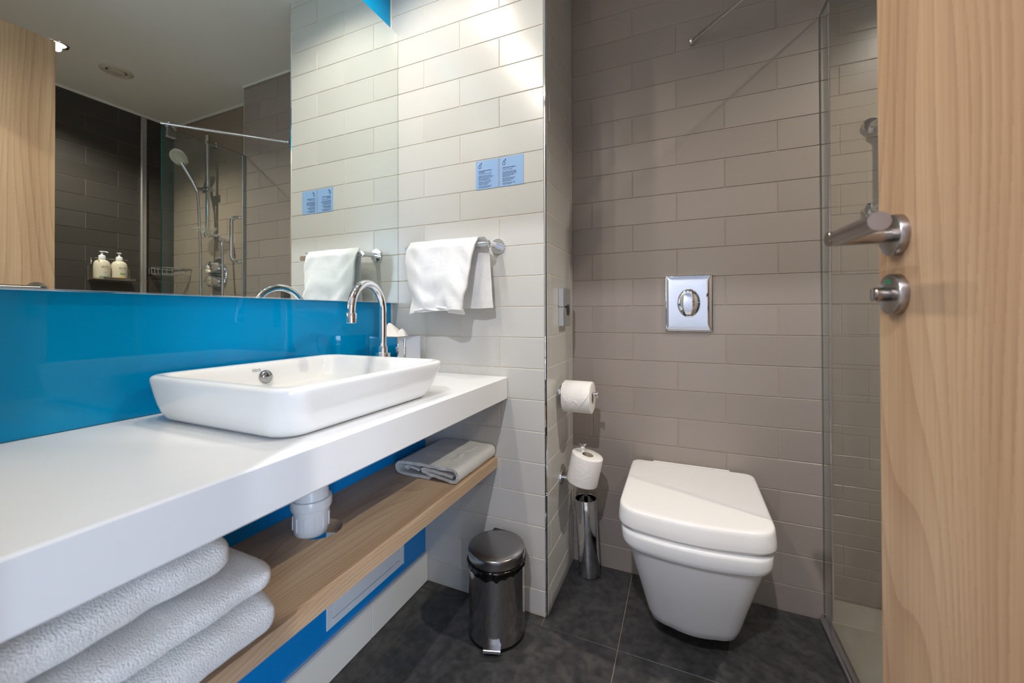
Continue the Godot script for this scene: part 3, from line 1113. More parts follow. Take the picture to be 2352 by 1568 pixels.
func build_stickers() -> void:
	var en := ["SAVE YOUR TOWELS", "SAVE THE PLANET", "Think of the tons of towels being\nlaundered unnecessarily in hotels\nthroughout the world - and of the\nhuge quantities of detergent\npolluting our water.", "Please decide for yourself:", "Towels on the floor means:\n\"Please replace them\".", "Towels on the towel rail means:\n\"I will use them again\"."]
	var ru := ["ИСПОЛЬЗУЙ ПОЛОТЕНЦА\nЭКОНОМНО,", "ТЫ ЗАБОТИШЬСЯ О ПРИРОДЕ", "Подумайте о тоннах полотенец,\nкоторые ежедневно стирают во всем\nмире, и о том, как много порошка\nпри этом попадает в воду,\nзагрязняя окружающую среду.", "Пожалуйста, решайте сами:", "Полотенце на полу значит\n«замените, пожалуйста».", "Полотенце на держателе значит\n«я воспользуюсь им еще раз»."]
	for k in 2:
		var s: Array = [ru, en][k]
		var x0: float = [0.3628, 0.4524][k]
		var w := 0.0862
		var h := 0.0975
		var t := thing("info_sticker", ["light blue towel notice in Cyrillic lettering, left of the pair on the tiles", "light blue towel notice headed SAVE YOUR TOWELS in English on the tiles"][k], "sticker", Vector3(x0 + w / 2, 1.4281, ZW + 0.0006), "blue towel notices")
		var b := Mb.new()
		b.cbox(Vector3.ZERO, Vector3(w, h, 0.0012), 0.0)
		piece("sheet", b, M.sticker, t)
		var lx := -w / 2 + 0.0108
		var drops := Mb.new()
		for d in [[lx + 0.0053, 0.0315, 0.0052, 0.0115], [lx + 0.0108, 0.0405, 0.0021, 0.0046]]:
			var pts := []
			for i in 25:
				var a := TAU * i / 24
				var rr: float = d[2]
				var yy := -cos(a)
				var xx := sin(a) * (1.0 - 0.5 * pow((yy + 1.0) / 2.0, 2.0) * 1.6 if yy > -1.0 else 1.0)
				xx = sin(a) * clampf((1.0 - yy) / 1.35, 0.0, 1.0)
				pts.append(Vector3(d[0] + xx * rr, d[1] + yy * d[3] * 0.62 - 0.002, 0.0007))
			drops.tube(pts, 0.00075, 8)
		piece("drop_emblem", drops, M.ink, t)
		var two := k == 0
		var y := 0.0155
		var T := func(yy: float) -> Transform3D: return Transform3D(Basis(), Vector3(lx, yy, 0.0008))
		var sizes := [0.0050, 0.0046, 0.0033, 0.0035, 0.0033, 0.0033]
		if two:
			sizes = [0.0040, 0.0039, 0.0031, 0.0033, 0.0031, 0.0031]
		for i in 6:
			var n: int = (s[i] as String).count("\n") + 1
			var lh: float = sizes[i] * 1.22
			var o := text_part("printed_text", s[i], sizes[i], M.ink_light if i == 1 else M.ink, t, T.call(y - n * lh / 2), i == 0 or i == 3)
			var box := o.mesh.get_aabb()
			var widest: float = [0.057, 0.050, 0.062, 0.048, 0.05, 0.055][i]
			if box.size.x > 0.001:
				var f := minf(1.0, widest / box.size.x)
				o.scale = Vector3(f, 1.0, 1.0)
			y -= n * lh + (0.0022 if i in [1, 2, 4] else 0.0004)


func build_bin() -> void:
	var t := thing("pedal_bin", "round stainless steel pedal bin on the floor below the shelf", "pedal bin", Vector3(0.4875, 0.0, -1.0925))
	var r := 0.0845
	var base := Mb.new()
	base.lathe([Vector2(0, 0), Vector2(r - 0.002, 0), Vector2(r + 0.0005, 0.002), Vector2(r + 0.0005, 0.010), Vector2(0, 0.010)], 56)
	piece("base_ring", base, M.black_plastic, t)
	var b := Mb.new()
	b.lathe([Vector2(0, 0.010), Vector2(r, 0.010), Vector2(r, 0.222), Vector2(r - 0.003, 0.224), Vector2(0, 0.224)], 72)
	piece("body", b, M.bin_steel, t)
	var l := Mb.new()
	l.lathe([Vector2(0, 0.226), Vector2(r + 0.0005, 0.226), Vector2(r + 0.0015, 0.2275), Vector2(r + 0.0015, 0.252), Vector2(r + 0.0005, 0.2548), Vector2(r - 0.0015, 0.2565), Vector2(0.06, 0.2588), Vector2(0.03, 0.2602), Vector2(0, 0.2606)], 72, 50.0)
	piece("lid", l, M.lid_steel, t)
	var h := Mb.new()
	h.cbox(Vector3(-0.028, 0.243, -0.080), Vector3(0.045, 0.026, 0.016), 0.003)
	piece("hinge", h, M.black_plastic, t)
	# pedal at the front, slightly turned to the room
	var dir := Vector3(0.30, 0, 0.95).normalized()
	var side := Vector3(dir.z, 0, -dir.x)
	var pb := Mb.new()
	pb.cbox(Vector3(0, 0.021, r + 0.007), Vector3(0.050, 0.0035, 0.026), 0.0012)
	pb.cbox(Vector3(0, 0.0175, r + 0.0185), Vector3(0.050, 0.0085, 0.003), 0.0012)
	pb.xf(Transform3D(Basis(side, Vector3.UP, dir), Vector3.ZERO))
	piece("pedal", pb, M.soft_chrome, t)
	var pa := Mb.new()
	pa.cbox(Vector3(0, 0.011, r - 0.004), Vector3(0.042, 0.014, 0.016), 0.002)
	pa.xf(Transform3D(Basis(side, Vector3.UP, dir), Vector3.ZERO))
	piece("pedal_slot", pa, M.black_plastic, t)
	# liner: crumpled rim of the bag under the lid
	var li := Mb.new()
	var n := FastNoiseLite.new()
	n.seed = 4
	n.frequency = 0.9
	var rings := []
	for i in 121:
		var a := TAU * i / 120
		var front := exp(-pow(wrapf(a - 1.35, -PI, PI) / 0.55, 2.0))
		var drop := 0.0165 + 0.008 * n.get_noise_2d(cos(a) * 4.0, sin(a) * 4.0) + 0.010 * front
		var out := 0.0040 + 0.0028 * n.get_noise_2d(cos(a) * 9.0 + 7.0, sin(a) * 9.0)
		var c := Vector3(cos(a), 0, sin(a))
		var ring := PackedVector3Array()
		for j in 10:
			var q := TAU * j / 10
			var w := 1.0 + 0.5 * n.get_noise_3d(cos(a) * 14.0, sin(a) * 14.0, j * 2.0)
			ring.append(c * (r + 0.0005 + out * (1.0 + cos(q)) * 0.5 * w) + Vector3(0, 0.2255 - drop * 0.5 + drop * 0.5 * sin(q), 0))
		rings.append(ring)
	li.loft(rings, false, false, 80.0)
	var lo := piece(numbered("bin_liner"), li, M.liner)
	lo.position = t.position
	tag(lo, "black plastic bag rim bunched under the lid of the pedal bin", "bin liner")


# ---------------------------------------------------------------- toilet niche
func d_outline(y: float, hb: float, hf: float, zf: float, zc: float, rx: float, bow: float, zb: float, rb := 0.004) -> PackedVector3Array:
	# back straight on zb, sides to the front corners, bowed front
	var half := []
	var front_edge := zf - bow
	for i in 5:
		var a := deg_to_rad(90.0 * i / 4)
		half.append(Vector2(hb - rb + rb * sin(a), zb + rb - rb * cos(a)))
	for i in range(1, 8):
		half.append(Vector2(lerpf(hb, hf, i / 8.0), lerpf(zb + rb, zc, i / 8.0)))
	var p0 := Vector2(hf, zc)
	var p1 := Vector2(hf - (hb - hf) * 0.15, front_edge - 0.002)
	var p2 := Vector2(hf - rx, front_edge + bow * 0.35)
	for i in 11:
		var s := i / 10.0
		half.append(p0 * (1 - s) * (1 - s) + p1 * 2 * s * (1 - s) + p2 * s * s)
	for i in range(1, 9):
		var s := i / 8.0
		var x := lerpf(p2.x, 0.0, s)
		half.append(Vector2(x, lerpf(p2.y, zf, 1.0 - pow(x / p2.x, 2.0))))
	var ring := PackedVector3Array()
	for p in half:
		ring.append(Vector3(p.x, y, p.y))
	for i in range(half.size() - 2, -1, -1):
		ring.append(Vector3(-half[i].x, y, half[i].y))
	return ring


func build_toilet() -> void:
	var t := thing("toilet", "white wall-hung toilet with closed lid in the taupe niche", "toilet", Vector3(1.031, 0.0, ZN + 0.001))
	var B := 0.0   # wall, in own coordinates
	var b := Mb.new()
	var rings := []
	#        y     hb     hf     zf     zc    rx    bow
	var P := [[0.052, 0.140, 0.085, 0.285, 0.232, 0.050, 0.014], [0.056, 0.155, 0.104, 0.304, 0.250, 0.055, 0.015], [0.066, 0.164, 0.115, 0.316, 0.261, 0.056, 0.016], [0.090, 0.168, 0.121, 0.328, 0.272, 0.056, 0.017], [0.130, 0.171, 0.129, 0.347, 0.286, 0.057, 0.018], [0.180, 0.174, 0.139, 0.371, 0.300, 0.057, 0.019],
		[0.230, 0.176, 0.150, 0.395, 0.314, 0.058, 0.020], [0.280, 0.178, 0.160, 0.416, 0.328, 0.058, 0.021], [0.312, 0.180, 0.167, 0.4285, 0.336, 0.058, 0.022], [0.320, 0.1810, 0.169, 0.431, 0.338, 0.058, 0.022],
		[0.3245, 0.185, 0.176, 0.436, 0.343, 0.058, 0.022], [0.329, 0.1885, 0.1805, 0.4405, 0.347, 0.058, 0.022], [0.340, 0.190, 0.183, 0.4425, 0.350, 0.058, 0.022], [0.362, 0.1905, 0.184, 0.444, 0.351, 0.058, 0.022], [0.370, 0.189, 0.1825, 0.4425, 0.350, 0.058, 0.022], [0.373, 0.185, 0.178, 0.438, 0.346, 0.057, 0.022], [0.3735, 0.176, 0.169, 0.428, 0.338, 0.055, 0.022]]
	for q in P:
		rings.append(d_outline(q[0], q[1], q[2], q[3], q[4], q[5], q[6], B))
	b.loft(rings, true, true, 75.0)
	piece("bowl", b, M.ceramic, t)
	var s := Mb.new()
	var sr := []
	for q in [[0.3735, 0.0], [0.378, 0.002], [0.3815, 0.002], [0.3820, -0.001]]:
		sr.append(d_outline(q[0], 0.186 + q[1], 0.179 + q[1], 0.434 + q[1], 0.345, 0.057, 0.022, 0.014, 0.03))
	s.loft(sr, true, true, 75.0)
	piece("seat", s, M.toilet_seat, t)
	var l := Mb.new()
	var lr := []
	for q in [[0.3825, -0.003, 0.0], [0.3835, 0.0, 0.0], [0.386, 0.001, 0.0], [0.400, -0.0005, -0.001], [0.420, -0.0025, -0.004], [0.4265, -0.0038, -0.006], [0.4290, -0.006, -0.008], [0.4302, -0.0095, -0.012], [0.4306, -0.016, -0.018]]:
		lr.append(d_outline(q[0], 0.193 + q[1], 0.191 + q[1], 0.441 + q[2], 0.350, 0.060, 0.022, 0.013 - q[1], 0.032 + q[1]))
	l.loft(lr, true, true, 75.0)
	piece("lid", l, M.toilet_seat, t)
	var h := Mb.new()
	h.cbox(Vector3(0.0, 0.405, 0.0085), Vector3(0.245, 0.046, 0.014), 0.003)
	piece("hinge_cover", h, M.toilet_seat, t)
	for sd in [-1, 1]:
		var c := Mb.new()
		c.lathe([Vector2(0, 0), Vector2(0.010, 0), Vector2(0.0105, 0.002), Vector2(0.008, 0.004), Vector2(0, 0.0045)], 24)
		c.xf(Transform3D(Basis(Vector3.BACK, -PI / 2 * sd), Vector3(sd * 0.146, 0.20, 0.16)))
		piece("side_cap", c, M.ceramic, t)


func build_flush() -> void:
	var t := thing("flush_plate", "chrome dual-flush plate with oval button above the toilet", "flush plate", Vector3(1.0297, 0.9926, ZN))
	var w := 0.152
	var h := 0.1965
	var b := Mb.new()
	var rings := []
	for q in [[0.0, 0.0, 0.004], [0.0, 0.007, 0.004], [0.0008, 0.0085, 0.0045], [0.0025, 0.0097, 0.005], [0.006, 0.0106, 0.006], [0.020, 0.0114, 0.010], [0.040, 0.0117, 0.014]]:
		var poly := rpoly(w - 2 * q[0], h - 2 * q[0], q[2], 5)
		var ring := PackedVector3Array()
		for p in poly:
			ring.append(Vector3(p.x, p.y, q[1]))
		rings.append(ring)
	b.loft(rings, true, true, 60.0)
	piece("plate", b, M.chrome, t)
	# oval button in two pieces, parted along a hanging arc
	var rx := 0.0352
	var ry := 0.0485
	var up := Mb.new()
	var dn := Mb.new()
	var seam := func(x: float) -> float:
		var k := absf(x) / rx
		return 0.002 if k > 0.74 else 0.002 - 0.024 * sqrt(maxf(0.0, 1.0 - pow(k / 0.74, 2.0)))
	var H := func(x: float, y: float) -> float:
		return 0.0118 + 0.0085 * sqrt(maxf(0.0, 1.0 - pow(x / rx, 2.0) - pow(y / ry, 2.0)))
	var nx := 44
	var ny := 16
	for part in 2:
		var m: Mb = up if part == 0 else dn
		for i in nx:
			var xa := rx * sin(lerpf(-PI / 2, PI / 2, float(i) / nx))
			var xb := rx * sin(lerpf(-PI / 2, PI / 2, float(i + 1) / nx))
			var col := []
			for x in [xa, xb]:
				var top := ry * sqrt(maxf(0.0, 1.0 - pow(x / rx, 2.0)))
				var sy: float = clampf(seam.call(x), -top, top)
				var lo: float = sy + 0.0006 if part == 0 else -top
				var hi: float = top if part == 0 else sy - 0.0006
				if hi < lo:
					hi = lo
				var c := []
				for j in ny + 1:
					var f := 0.5 - 0.5 * cos(PI * j / ny)
					var y := lerpf(lo, hi, f)
					c.append(Vector3(x, y, H.call(x, y)))
				col.append(c)
			for j in ny:
				# front faces run clockwise seen from the room
				m.quad(col[0][j], col[0][j + 1], col[1][j + 1], col[1][j], 1)
	piece("large_button", up, M.chrome, t)
	piece("small_button", dn, M.chrome, t)
	var ringb := Mb.new()
	var pts := []
	for i in 49:
		var a := TAU * i / 48
		pts.append(Vector3(cos(a) * (rx + 0.0006), sin(a) * (ry + 0.0006), 0.0117))
	ringb.tube(pts, 0.0009, 8, false)
	piece("button_ring", ringb, M.soft_chrome, t)


func roll_mesh(r: float, rc: float, l: float, seed_: int) -> Mb:
	var b := Mb.new()
	var n := FastNoiseLite.new()
	n.seed = seed_
	n.frequency = 30.0
	b.lathe([Vector2(rc, 0.0), Vector2(r - 0.003, 0.0), Vector2(r - 0.0006, 0.0012), Vector2(r, 0.004), Vector2(r, l - 0.004), Vector2(r - 0.0006, l - 0.0012), Vector2(r - 0.003, l), Vector2(rc, l), Vector2(rc, 0.0)], 72, 50.0)
	return b


func build_holders() -> void:
	# holder with roll: axis along x out of the reveal
	var hz := -1.345
	var hy := 0.6835
	var t := thing("toilet_roll_holder", "chrome toilet roll holder with the upper roll on it", "roll holder", Vector3(XC, hy, hz), "chrome roll holders")
	var b := Mb.new()
	b.lathe([Vector2(0, 0), Vector2(0.0245, 0), Vector2(0.0245, 0.006), Vector2(0.0235, 0.0075), Vector2(0, 0.0075)], 40)
	b.xf(Transform3D(Basis(Vector3.BACK, -PI / 2), Vector3.ZERO))
	piece("rosette", b, M.chrome, t)
	var a := Mb.new()
	a.bar(Vector3(0.006, 0, 0), Vector3(0.124, 0, 0), 0.0068, 20)
	piece("arm", a, M.chrome, t)
	var c := Mb.new()
	c.lathe([Vector2(0, 0), Vector2(0.0068, 0), Vector2(0.0082, 0.001), Vector2(0.0082, 0.012), Vector2(0.0115, 0.0128), Vector2(0.0118, 0.0135), Vector2(0.0118, 0.0162), Vector2(0.0112, 0.017), Vector2(0, 0.017)], 32)
	c.xf(Transform3D(Basis(Vector3.BACK, -PI / 2), Vector3(0.116, 0, 0)))
	piece("end_cap", c, M.chrome, t)

	var rl := thing("toilet_roll", "white toilet roll with its end folded to a point and sealed", "toilet roll", Vector3(0.631, hy - 0.0115, hz))
	var rot := Basis(Vector3.BACK, -PI / 2)
	var rb := roll_mesh(0.0535, 0.0195, 0.098, 3)
	rb.xf(Transform3D(rot, Vector3.ZERO))
	piece("paper", rb, M.paper, rl)
	var core := Mb.new()
	core.lathe([Vector2(0.0185, 0.0005), Vector2(0.0194, 0.0005), Vector2(0.0194, 0.0975), Vector2(0.0185, 0.0975), Vector2(0.0185, 0.0005)], 40)
	core.xf(Transform3D(rot, Vector3.ZERO))
	piece("core", core, M.card, rl)
	# folded point wraps round the front
	var fp := Mb.new()
	var R := 0.0538
	var cols := 20
	for i in cols:
		for s in [0, 1]:
			pass
	var m := fp.mark()
	var grid := []
	for j in 15:
		var f := j / 14.0
		var ang := deg_to_rad(lerpf(62.0, -52.0, f))   # from above the front down to the tip
		var hw := 0.0485 * clampf((1.0 - f) / 0.62, 0.0, 1.0)
		var row := []
		for i in 13:
			var g := i / 12.0 * 2.0 - 1.0
			row.append([0.049 - 0.004 * f + hw * g, ang])
		grid.append(row)
	var P := func(e: Array, rr: float) -> Vector3: return Vector3(e[0], sin(e[1]) * rr, cos(e[1]) * rr)
	for j in 14:
		for i in 12:
			fp.quad(P.call(grid[j][i], R + 0.0019), P.call(grid[j + 1][i], R + 0.0019), P.call(grid[j + 1][i + 1], R + 0.0019), P.call(grid[j][i + 1], R + 0.0019), 1)
			fp.quad(P.call(grid[j][i], R - 0.0006), P.call(grid[j][i + 1], R - 0.0006), P.call(grid[j + 1][i + 1], R - 0.0006), P.call(grid[j + 1][i], R - 0.0006), 2)
	for j in 14:
		for e in [0, 12]:
			var q0: Array = grid[j][e]
			var q1: Array = grid[j + 1][e]
			if e == 0:
				fp.quad(P.call(q0, R + 0.0019), P.call(q0, R - 0.0006), P.call(q1, R - 0.0006), P.call(q1, R + 0.0019))
			else:
				fp.quad(P.call(q0, R + 0.0019), P.call(q1, R + 0.0019), P.call(q1, R - 0.0006), P.call(q0, R - 0.0006))
	fp.seal(m)
	piece("folded_point", fp, M.paper, rl, "paper end folded to a point")
	var seal := Mb.new()
	for rr in [0.0085, 0.0058, 0.0032]:
		var pts := []
		for i in 33:
			var a2 := TAU * i / 32
			var yy: float = -0.0125 + sin(a2) * rr
			pts.append(Vector3(0.0475 + cos(a2) * rr, yy, sqrt(maxf(0.0, pow(R + 0.0021, 2.0) - yy * yy))))
		seal.tube(pts, 0.0009, 8, false)
	piece("embossed_seal", seal, M.paper, rl)

	# spare holder: upright pin with the second roll hanging askew
	var sz := -1.352
	var sp := thing("spare_roll_holder", "chrome upright pin holding the lower spare toilet roll", "roll holder", Vector3(XC, 0.384, sz), "chrome roll holders")
	var b2 := Mb.new()
	b2.lathe([Vector2(0, 0), Vector2(0.0245, 0), Vector2(0.0245, 0.006), Vector2(0.0235, 0.0075), Vector2(0, 0.0075)], 40)
	b2.xf(Transform3D(rot, Vector3.ZERO))
	piece("rosette", b2, M.chrome, sp)
	var a3 := Mb.new()
	a3.tube([Vector3(0.006, 0, 0), Vector3(0.05, 0, 0), Vector3(0.066, 0.001, 0), Vector3(0.0745, 0.006, 0), Vector3(0.0775, 0.016, 0), Vector3(0.078, 0.03, 0), Vector3(0.078, 0.114, 0)], 0.0068, 18)
	piece("arm", a3, M.chrome, sp)
	var c2 := Mb.new()
	c2.lathe([Vector2(0, 0), Vector2(0.0068, 0), Vector2(0.0082, 0.001), Vector2(0.0095, 0.012), Vector2(0.0135, 0.0135), Vector2(0.0138, 0.0145), Vector2(0.0138, 0.0172), Vector2(0.013, 0.018), Vector2(0, 0.018)], 32)
	c2.xf(Transform3D(Basis(), Vector3(0.078, 0.111, 0)))
	piece("end_cap", c2, M.chrome, sp)
	var r2 := thing("toilet_roll", "white embossed spare toilet roll hanging askew on the upright chrome pin", "toilet roll", Vector3(XC + 0.0745, 0.384 - 0.004, sz + 0.002))
	r2.rotation = Vector3(0.06, 0.35, -0.20)
	var rb2 := roll_mesh(0.053, 0.0205, 0.098, 5)
	piece("paper", rb2, M.paper, r2)
	var core2 := Mb.new()
	core2.lathe([Vector2(0.0194, 0.0005), Vector2(0.0204, 0.0005), Vector2(0.0204, 0.0975), Vector2(0.0194, 0.0975), Vector2(0.0194, 0.0005)], 40)
	piece("core", core2, M.card, r2)
	var le := Mb.new()
	le.cbox(Vector3(0.0, 0.049, 0.0), Vector3(0.0008, 0.092, 0.0012), 0.0)
	le.xf(Transform3D(Basis(Vector3.UP, 0.0), Vector3(0.018, 0, 0.0500)))
	piece("loose_edge", le, M.paper, r2)

	# toilet brush
	var tb := thing("toilet_brush", "chrome toilet brush in its tall cylinder on the niche floor", "toilet brush", Vector3(0.6895, 0.0, -1.461))
	tb.rotation = Vector3(0.0, 0.0, 0.045)
	var cy := Mb.new()
	cy.lathe([Vector2(0, 0.002), Vector2(0.0375, 0.002), Vector2(0.0388, 0.004), Vector2(0.0388, 0.274), Vector2(0.0382, 0.2755), Vector2(0.0372, 0.2745), Vector2(0.0366, 0.23), Vector2(0, 0.23)], 56)
	piece("holder", cy, M.chrome, tb)
	var fo := Mb.new()
	fo.lathe([Vector2(0, 0), Vector2(0.036, 0), Vector2(0.036, 0.003), Vector2(0, 0.003)], 40)
	piece("foot", fo, M.black_plastic, tb)
	var ha := Mb.new()
	ha.bar(Vector3(0, 0.20, 0), Vector3(0, 0.285, 0), 0.0055, 18)
	piece("rod", ha, M.chrome, tb)
	var hg := Mb.new()
	hg.bar(Vector3(0, 0.283, 0), Vector3(0, 0.372, 0), 0.0078, 20, 0.002)
	piece("handle", hg, M.steel, tb)

	# socket on the reveal
	var so := thing("wall_socket", "grey metal switch and socket block on the niche side wall", "socket", Vector3(XC, 0.9798, -1.3665))
	var fb := Mb.new()
	for s in [-1, 1]:
		fb.cbox(Vector3(0.0105, 0.0333 * s, 0), Vector3(0.021, 0.0656, 0.081), 0.002)
	piece("frame", fb, M.aluminium, so)
	var ro := Mb.new()
	ro.cbox(Vector3(0.0222, 0.0333, 0), Vector3(0.0035, 0.060, 0.068), 0.0015)
	piece("rocker", ro, M.aluminium, so)
	var sk := Mb.new()
	sk.cbox(Vector3(0.0222, -0.0333, 0), Vector3(0.0030, 0.060, 0.068), 0.0012)
	piece("cover", sk, M.aluminium, so)
	var ho := Mb.new()
	ho.lathe([Vector2(0, 0), Vector2(0.0205, 0), Vector2(0.0205, 0.0009), Vector2(0, 0.0009)], 32)
	ho.xf(Transform3D(rot, Vector3(0.0234, -0.010, 0)))
	piece("outlet", ho, M.black_plastic, so)


# ---------------------------------------------------------------- door
func build_door() -> void:
	var t := thing("door_1", "open wood-grain bathroom door at the right edge", "door", Vector3(1.2593, 0.0, -0.705), "", "structure")
	t.rotation.y = deg_to_rad(3.9)
	# own axes: leaf runs along +z towards the hinge, its inner face looks to -x
	var L := 0.672
	var b := Mb.new()
	b.grain = 1
	b.cbox(Vector3(0.020, 1.006, L / 2 + 0.001), Vector3(0.040, 2.0, L - 0.002), 0.0012)
	piece("leaf", b, M.door_wood, t)
	var ha := Node3D.new()
	ha.name = "door_handle"
	t.add_child(ha)
	ha.position = Vector3(0, 1.0545, 0.049)
	var R := Basis(Vector3.BACK, PI / 2)
	var ro := Mb.new()
	ro.lathe([Vector2(0, 0), Vector2(0.0262, 0), Vector2(0.0262, 0.0085), Vector2(0.0255, 0.0096), Vector2(0.024, 0.010), Vector2(0, 0.010)], 48)
	ro.xf(Transform3D(R, Vector3.ZERO))
	piece("rosette", ro, M.steel, ha)
	var nk := Mb.new()
	nk.bar(Vector3(-0.009, 0, 0), Vector3(-0.0755, 0, 0), 0.0095, 28, 0.001)
	piece("neck", nk, M.steel, ha)
	var gp := Mb.new()
	# grip: round bar with mitred end at the neck
	var rings := []
	for e in [0, 1]:
		var ring := PackedVector3Array()
		for i in 32:
			var a := TAU * i / 32
			var x := cos(a) * 0.0102
			var y := sin(a) * 0.0102
			var z: float = (-0.010 - x * 1.0) * 0.0 + (x * 1.0 if e == 0 else 0.106 + x * 0.12)
			ring.append(Vector3(-0.0653 + x, y, z - (0.0 if e == 0 else 0.0)))
		rings.append(ring)
	gp.loft(rings, true, true, 80.0)
	piece("grip", gp, M.steel, ha)
	var lk := Node3D.new()
	lk.name = "privacy_lock"
	t.add_child(lk)
	lk.position = Vector3(0, 0.9795, 0.0465)
	var lr := Mb.new()
	lr.lathe([Vector2(0, 0), Vector2(0.0262, 0), Vector2(0.0262, 0.0085), Vector2(0.0255, 0.0096), Vector2(0.024, 0.010), Vector2(0, 0.010)], 48)
	lr.xf(Transform3D(R, Vector3.ZERO))
	piece("rosette", lr, M.steel, lk)
	var kn := Mb.new()
	kn.lathe([Vector2(0, 0.009), Vector2(0.0085, 0.009), Vector2(0.0092, 0.010), Vector2(0.0092, 0.024), Vector2(0.008, 0.0255), Vector2(0, 0.0255)], 28)
	kn.cbox(Vector3(0, 0.0265, 0), Vector3(0.016, 0.003, 0.005), 0.001)
	kn.xf(Transform3D(R, Vector3.ZERO))
	piece("turn_knob", kn, M.steel, lk)
	var gi := Mb.new()
	var pp := PackedVector2Array()
	for i in 13:
		var a := PI * i / 12
		pp.append(Vector2(cos(a) * 0.0062, sin(a) * 0.0062 - 0.001))
	gi.slab(pp, 0.0004, 0.0, Transform3D(Basis(Vector3.UP, -PI / 2), Vector3(-0.0101, 0.0145, 0)))
	piece("indicator", gi, M.green, lk, "green half-round vacancy indicator")
	var pl := Mb.new()
	pl.cbox(Vector3(0.020, 1.02, -0.0006), Vector3(0.022, 0.20, 0.0012), 0.0)
	piece("lock_plate", pl, M.steel, t)


# ---------------------------------------------------------------- shower
func build_screen() -> void:
	var t := thing("shower_screen", "clear glass shower screen standing between toilet niche and shower", "shower screen", Vector3(1.413, 0, ZN))
	var zn := 0.415   # near edge, out from the wall
	var g := Mb.new()
	g.cbox(Vector3(-0.0035, 0.956, (0.004 + zn) / 2), Vector3(0.0005, 1.868, zn - 0.008), 0.0)
	var h := Mb.new()
	piece("pane", g, M.glass, t)
	var e := Mb.new()
	e.cbox(Vector3(-0.002, 0.956, 0.0030), Vector3(0.0030, 1.868, 0.0016), 0.0)
	e.cbox(Vector3(0, 0.956, zn - 0.003), Vector3(0.0075, 1.868, 0.0012), 0.0)
	e.cbox(Vector3(0, 1.8895, (0.004 + zn) / 2), Vector3(0.0075, 0.0012, zn - 0.006), 0.0)
	piece("glass_edge", e, M.glass_edge, t)
	var w := Mb.new()
	w.cbox(Vector3(-0.011, 0.956, 0.0055), Vector3(0.003, 1.872, 0.011), 0.001)
	w.cbox(Vector3(0.011, 0.956, 0.0055), Vector3(0.003, 1.872, 0.011), 0.001)
	var wc := Mb.new()
	wc.cbox(Vector3(0.0165, 0.956, 0.0065), Vector3(0.0065, 1.872, 0.011), 0.0022)
	piece("wall_channel", wc, M.soft_chrome, t)
	var r := Mb.new()
	r.cbox(Vector3(-0.001, 0.010, 0.58), Vector3(0.020, 0.018, 1.16), 0.003)
	r.cbox(Vector3(-0.011, 0.005, 0.58), Vector3(0.010, 0.009, 1.16), 0.002)
	piece("bottom_rail", r, M.soft_chrome, t)
	# support bar from the niche wall to the clamp on the screen's near top corner
	var a := Vector3(1.0425 - 1.413, 1.9035, 0.010)
	var c := Vector3(0.018, 1.9085, 0.408)
	var sb := Mb.new()
	sb.bar(a, c, 0.0068, 20)
	piece("support_bar", sb, M.chrome, t)
	var wb := Mb.new()
	wb.ball(a + Vector3(0, 0, 0.001), Vector3(0.0105, 0.0105, 0.0115), 20)
	piece("wall_end", wb, M.chrome, t)
	var cl := Mb.new()
	cl.cbox(Vector3(-0.0075, 1.874, 0.375), Vector3(0.006, 0.055, 0.042), 0.002)
	cl.cbox(Vector3(0.0075, 1.874, 0.375), Vector3(0.006, 0.055, 0.042), 0.002)
	cl.bar(Vector3(-0.0, 1.893, 0.382), Vector3(-0.0, 1.918, 0.382), 0.0062, 16)
	cl.ball(Vector3(0, 1.919, 0.382), Vector3(0.0068, 0.0068, 0.0068), 14)
	piece("clamp", cl, M.chrome, t)


